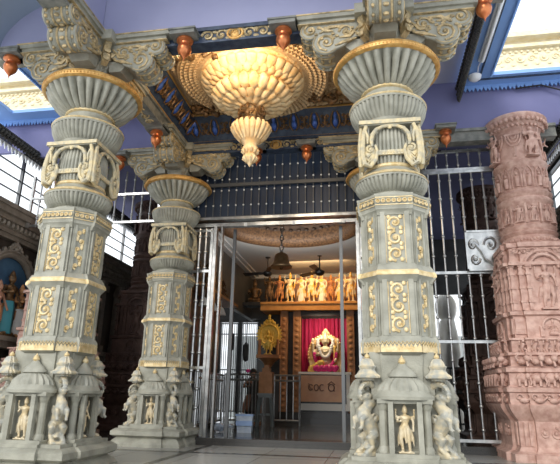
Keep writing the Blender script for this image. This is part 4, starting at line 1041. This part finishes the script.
# sun medallion deity
sm = empty('sunburst_shrine', (-3.92, 11.72, 1.9), 0, 'golden sunburst disc with small deity left of the shrine post', 'statue')
b = MB(); n = 26; pts = []
for i in range(n*2): a = 2*PI*i/(n*2); r = .48 if i % 2 else .40; pts.append((r*math.cos(a), 1.12+r*1.08*math.sin(a)))
b.prism(pts, .0, .05); b.tube([(.33*math.cos(a), -.01, 1.12+.36*math.sin(a)) for a in [2*PI*i/28 for i in range(29)]], .035, 6)
for i, (x, z) in enumerate(((0, 1.78), (0, 1.68), (-.1, 1.6), (.1, 1.6), (0, 1.6), (-.17, 1.53), (.17, 1.53))): b.ball((x, .0, z), (.06, .04, .07), 6, 5)
b.build('sun_disc', 'sun_gold', sm)
b = MB(); b.merge(figure(.85, 4, seed=41), Tr(0, -.12, .42)); b.build('figure', 'sun_gold', sm, voxel=.018)
b = MB(); b.box(-.40, .40, -.2, .2, .30, .42); b.lathe([(.02, -.10), (.10, .0), (.2, .15), (.38, .30)], 8)
for s in (-1, 1):
    b.tube([(s*.33, -.05, .42), (s*.33, -.05, .95)], [.06, .05], 8)
b.build('pedestal', 'wood', sm)
# statues in a row on the lintel shelf
mat('yellow_mix', (.80, .46, .08), .5, 0, (.80, .70, .50), 7, contrast=(.45, .55)); mat('white_mix', (.78, .72, .60), .5, 0, (.80, .50, .12), 6, contrast=(.48, .58)); mat('orange_mix', (.62, .28, .08), .5, 0, (.35, .14, .06), 8, contrast=(.45, .55))
cols_ = ['bronze', 'bronze', 'orange_mix', 'yellow_mix', 'white_mix', 'yellow_mix', 'white_mix', 'orange_mix', 'white_mix', 'yellow_mix', 'orange_mix', 'white_mix']
labs_ = ['dark bronze statue seated at the left end beyond the shelf', 'dark bronze statue, first on the lit shelf', 'orange brown statue, second on the lit shelf', 'yellow statue, third on the lit shelf', 'white statue with gold crown, fourth on the lit shelf',
 'yellow statue in the middle of the lit shelf right of the white one', 'white statue right of the middle of the lit shelf', 'orange statue under the near fan blade on the shelf', 'white statue between orange and yellow ones on the shelf', 'yellow statue just left of the dark door stile on the shelf', 'orange statue between door stile and steel post on the shelf', 'white statue at the right end of the shelf']
xs = [-4.55, -4.0, -3.62, -3.22, -2.80, -2.42, -2.05, -1.72, -1.38, -1.0, -.55, -.1]
for i, x in enumerate(xs):
    hgt = [.95, 1.05, 1.05, 1.12, 1.08, 1.15, 1.1, 1.02, 1.12, 1.1, 1.1, 1.05][i]
    st = empty('shelf_statue', (x, 11.95, 4.20), 0, labs_[i], 'statue', 'row of statues on the shrine shelf')
    f = figure(hgt, 4 if i % 2 else 2, seated=(i == 0), seed=50+i, wide=1.3, props=(i % 2 == 1), sway=.02*(-1)**i); bd = f.build('body', cols_[i], st, voxel=.017)
    bd.scale = (.9, 1, 1)
    if i in (4, 6, 8):
        g = MB(); g.T = Sc(hgt); g.lathe([(.12, .04), (.10, .22), (.085, .42), (.075, .53)], 12, mod=lambda a, k: 1+.07*math.cos(7*a), T=Matrix.Diagonal((1, .8, 1, 1)))
        g.build('robe', ['white', 'bronze', 'orange', 'yellow', 'white', 'yellow', 'white', 'yellow', 'yellow', 'white', 'orange', 'yellow'][i], st)
b = MB(); b.box(-4.93, -4.3, 11.7, 12.3, 4.08, 4.2); struct('trim_10', b, 'near_black')
# statues on the left inner wall shelf and hanging bells
sf = MB(); sf.box(-4.93, -4.35, 5.3, 8.8, 3.52, 3.60); tag(sf.build('wall_shelf', 'wood'), 'brown wooden shelf along the left wall inside the entrance', 'shelf')
for i, y in enumerate((5.7, 6.5, 7.3, 8.1)):
    f = MB(); f.merge(figure(.85-.05*i, 4, True if i % 2 else False, seed=70+i), Rz(PI/2)); o = f.build('wall_shelf_statue', 'bronze', voxel=.03); o.location = (-4.66, y, 3.60)
    tag(o, ['nearest', 'second nearest', 'third nearest', 'farthest'][i]+' dark bronze statue on the left wall shelf', 'statue', 'statues on the left wall shelf')
for i, y in enumerate((5.9, 6.7, 7.5)):
    b = MB(); b.lathe([(.14, 0), (.13, .04), (.09, .14), (.06, .2), (.02, .23)], 14); b.tube([(0, 0, .2), (0, 0, .42)], .01, 5); o = b.build('hanging_lamp', 'white'); o.location = (-4.5, y, 3.10)
    tag(o, ['nearest', 'middle', 'farthest'][i]+' small pale bell lamp hanging under the left wall shelf', 'lamp', 'lamps under the left wall shelf')

# bright windows in the left back corner
wv = MB()
for x0, x1 in ((-6.37, -5.63), (-5.5, -4.8)):
    wv.box(x0-.03, x0+.04, 13.95, 14.05, .3, 3.75); wv.box(x1-.04, x1+.03, 13.95, 14.05, .3, 3.75)
    for k in range(1, 9): x = x0+(x1-x0)*k/9; wv.box(x-.012, x+.012, 13.98, 14.02, .3, 3.75)
    for z in (.35, 1.9, 3.3, 3.72): wv.box(x0, x1, 13.98, 14.02, z-.02, z+.02)
struct('window_3', wv, 'steel_dark')
b = MB(); b.box(-9, -6.4, 13.95, 14.1, 0, 7); b.box(-6.4, -4.6, 13.95, 14.1, 3.77, 7); b.box(-5.62, -5.51, 13.95, 14.1, 0, 3.8); b.box(-4.79, -4.6, 13.95, 14.1, 0, 3.8); struct('wall_rear_aisle', b, 'inner_wall')
# daylight court beyond: pale wall
b = MB(); b.box(-7, 5.5, 17.5, 17.7, 0, 3.6); struct('wall_court', b, 'outdoor_wall')
b = MB(); b.box(-7, 5.5, 14.6, 17.5, -.1, 0.0); struct('floor_court', b, 'outdoor_wall')
for x, y, z, l in ((-5.75, 13.4, 2.9, 'dark lantern hanging in front of the left bright window'), (-5.15, 13.4, 2.5, 'dark lantern hanging in front of the right bright window')):
    b = MB(); b.lathe([(.02, -.32), (.10, -.26), (.12, .0), (.12, .3), (.06, .38), (.01, .42)], 12); b.tube([(0, 0, .4), (0, 0, 7.0-z)], .01, 5); o = b.build('hanging_lantern', 'near_black'); o.location = (x, y, z); tag(o, l, 'lantern')

# railings inside
def railing(name, p0, p1, h, n, lab, post=.03):
    v0 = Vector((*p0, .1)); v1 = Vector((*p1, .1)); L_ = (v1-v0).length; a = math.atan2(v1.y-v0.y, v1.x-v0.x)
    root = empty(name, v0, a, lab, 'railing')
    b = MB(); 
    for z in (h, h-.16, .14): b.tube([(0, 0, z), (L_, 0, z)], .028, 8)
    for x in (0, L_): b.tube([(x, 0, 0), (x, 0, h+.02)], post, 8)
    b.build('rail_frame', 'steel', root)
    bb = MB(); bb.tube([(0, 0, .14), (0, 0, h)], .016, 6); me = bb.mesh('bar', 'steel')
    for i in range(1, n): o = bpy.data.objects.new('bar', me); col.objects.link(o); o.parent = root; o.location = (L_*i/n, 0, 0)
railing('steel_railing', (-4.70, 6.2), (-4.80, 9.1), 1.42, 16, 'low steel railing running into the hall from the left gate post')
railing('steel_railing', (-4.78, 9.3), (-3.60, 9.3), 1.46, 11, 'short steel railing behind the white tub, beside the grey stool')
railing('steel_railing', (-3.35, 9.8), (-2.55, 9.8), 1.46, 4, 'open steel barrier between the stool and the shrine steps')
# stool
stl = empty('plastic_stool', (-3.46, 9.0, .1), .1, 'dark grey plastic stool under the orange-brown box', 'stool')
b = MB(); b.box(-.22, .22, -.2, .2, .86, .92); b.box(-.2, .2, -.18, .18, .80, .86); b.build('seat', 'plastic_grey', stl)
for sx in (-1, 1):
    for sy in (-1, 1):
        b = MB(); b.tube([(sx*.16, sy*.14, .82), (sx*.23, sy*.2, 0)], [.045, .04], 4); b.build('leg', 'plastic_grey', stl)
b = MB(); b.box(-.19, .19, -.02, .02, .30, .36); b.box(-.02, .02, -.16, .16, .30, .36); b.build('brace', 'plastic_grey', stl)
b = MB(); b.box(-.20, .20, -.14, .14, 0, .60); b.box(-.12, .12, -.10, .10, .60, .72); b.box(-.07, .07, -.06, .06, .72, .80); o = b.build('donation_box', 'wood'); o.location = (-3.44, 9.0, 1.02); tag(o, 'orange-brown wooden box with raised top standing on the grey stool', 'box')
# white tub and plastic bags
tb = empty('plastic_tub', (-3.42, 6.35, .1), .1, 'translucent white plastic tub with blue lid on the dark floor', 'tub')
b = MB(); b.loft([[(x*s_, y*s_*.8, z) for x, y in ((-.2, -.2), (.2, -.2), (.2, .2), (-.2, .2))] for s_, z in ((.85, 0), (1, .38))]); b.build('tub_body', 'plastic_clear', tb)
b = MB(); b.box(-.215, .215, -.175, .175, .38, .42); b.build('lid', mat('lid_blue', (.35, .50, .80), .35), tb)
b = MB(); b.box(-.20, .20, -.185, -.165, .16, .27); b.build('blue_label', 'lid_blue' if False else M['lid_blue'], tb)
b = MB(); rnd = random.Random(4)
for i in range(9): b.ball((rnd.uniform(-.2, .2), rnd.uniform(-.15, .2), rnd.uniform(.04, .16)), (rnd.uniform(.08, .14), .1, rnd.uniform(.04, .09)), 7, 5)
o = b.build('plastic_bag', 'plastic_clear', voxel=.03); o.location = (-3.98, 6.2, .1); tag(o, 'crumpled pale blue plastic bag lying left of the white tub', 'bag')
# person behind the railing with a pink flower
pe = empty('person', (-4.12, 10.2, .1), 0, 'dark-haired person behind the railing with a pink flower in the hair', 'person')
b = MB(); b.merge(figure(1.72, 2, crown=False, props=False, seed=90), Rz(.5)); b.build('body', 'skin', pe, voxel=.03)
b = MB(); b.ball((0, .03, 1.56), (.12, .12, .13), 10, 8); b.build('hair', 'black', pe)
b = MB(); b.ball((-.16, -.04, 1.60), (.07, .05, .06), 8, 6); b.build('pink_flower', mat('flower_pink', (.9, .05, .3), .6), pe)
b = MB(); b.lathe([(.24, .06), (.22, .5), (.19, .9), (.20, 1.2), (.17, 1.36), (.08, 1.42)], 16, T=Matrix.Diagonal((1, .7, 1, 1))); b.build('robe', 'near_black', pe)

# ------------------------------------------------------------------ outside the right grille: railing, white cloth, bench
b = MB()
root = empty('court_railing', (1.0, 9.2, .05), 0, 'dark railing outside, behind the right grille next to the brown pillar', 'railing')
b.tube([(0, 0, 1.75), (3.2, 0, 1.75)], .03, 8); b.tube([(0, 0, .25), (3.2, 0, .25)], .025, 8); b.build('rail', 'steel_dark', root)
bb = MB(); bb.tube([(0, 0, 0), (0, 0, 1.75)], .022, 6); me = bb.mesh('bar', 'steel_dark')
for i in range(20): o = bpy.data.objects.new('bar', me); col.objects.link(o); o.parent = root; o.location = (.06+.16*i, 0, 0)
b = MB()
b.lathe([(.05, 2.45), (.20, 2.40), (.26, 2.0), (.30, 1.6), (.24, 1.2), (.22, .6)], 20, mod=lambda a, k: 1+.10*math.cos(5*a+k))
b.ball((0, 0, 2.75), (.30, .22, .36), 10, 8); b.tube([(0, 0, 2.4), (.1, -.05, 2.5), (.2, -.05, 2.62)], [.16, .12, .08], 8)
b.lathe([(.25, .0), (.24, .6)], 16)
o = b.build('wrapped_statue', mat('cloth_white', (.75, .73, .68), .8, 0, (.62, .58, .50), 3, .3, 12), voxel=.04); o.location = (2.72, 15.4, 0); o.scale = (1.5, 1.5, 1.65); tag(o, 'pale wrapped figure far outside the right grille, seen behind the front right column', 'statue')
# black cables
b = MB(); b.tube([(-6.6, 3.7, 7.3), (-6.35, 3.65, 6.95), (-6.8, 3.6, 6.75), (-7.2, 3.6, 6.7)], .018, 6); tag(b.build('cable', 'black'), 'black cable hanging across the purple wall left of the left column neck', 'cable')
b = MB(); b.tube([(2.9, 3.7, 7.35), (3.4, 3.68, 7.38), (3.8, 3.66, 7.2), (4.0, 3.66, 6.8), (4.0, 3.66, 6.3)], .018, 6); tag(b.build('cable', 'black'), 'black cable looping on the wall above the pink pillar', 'cable')
b = MB(); b.tube([(.6, 4.0, 5.9), (.9, 4.0, 5.95), (1.1, 4.0, 6.1), (1.3, 4.0, 6.13)], .018, 6); tag(b.build('cable', 'black'), 'black cable looped below the copper bulb right of the front column', 'cable')
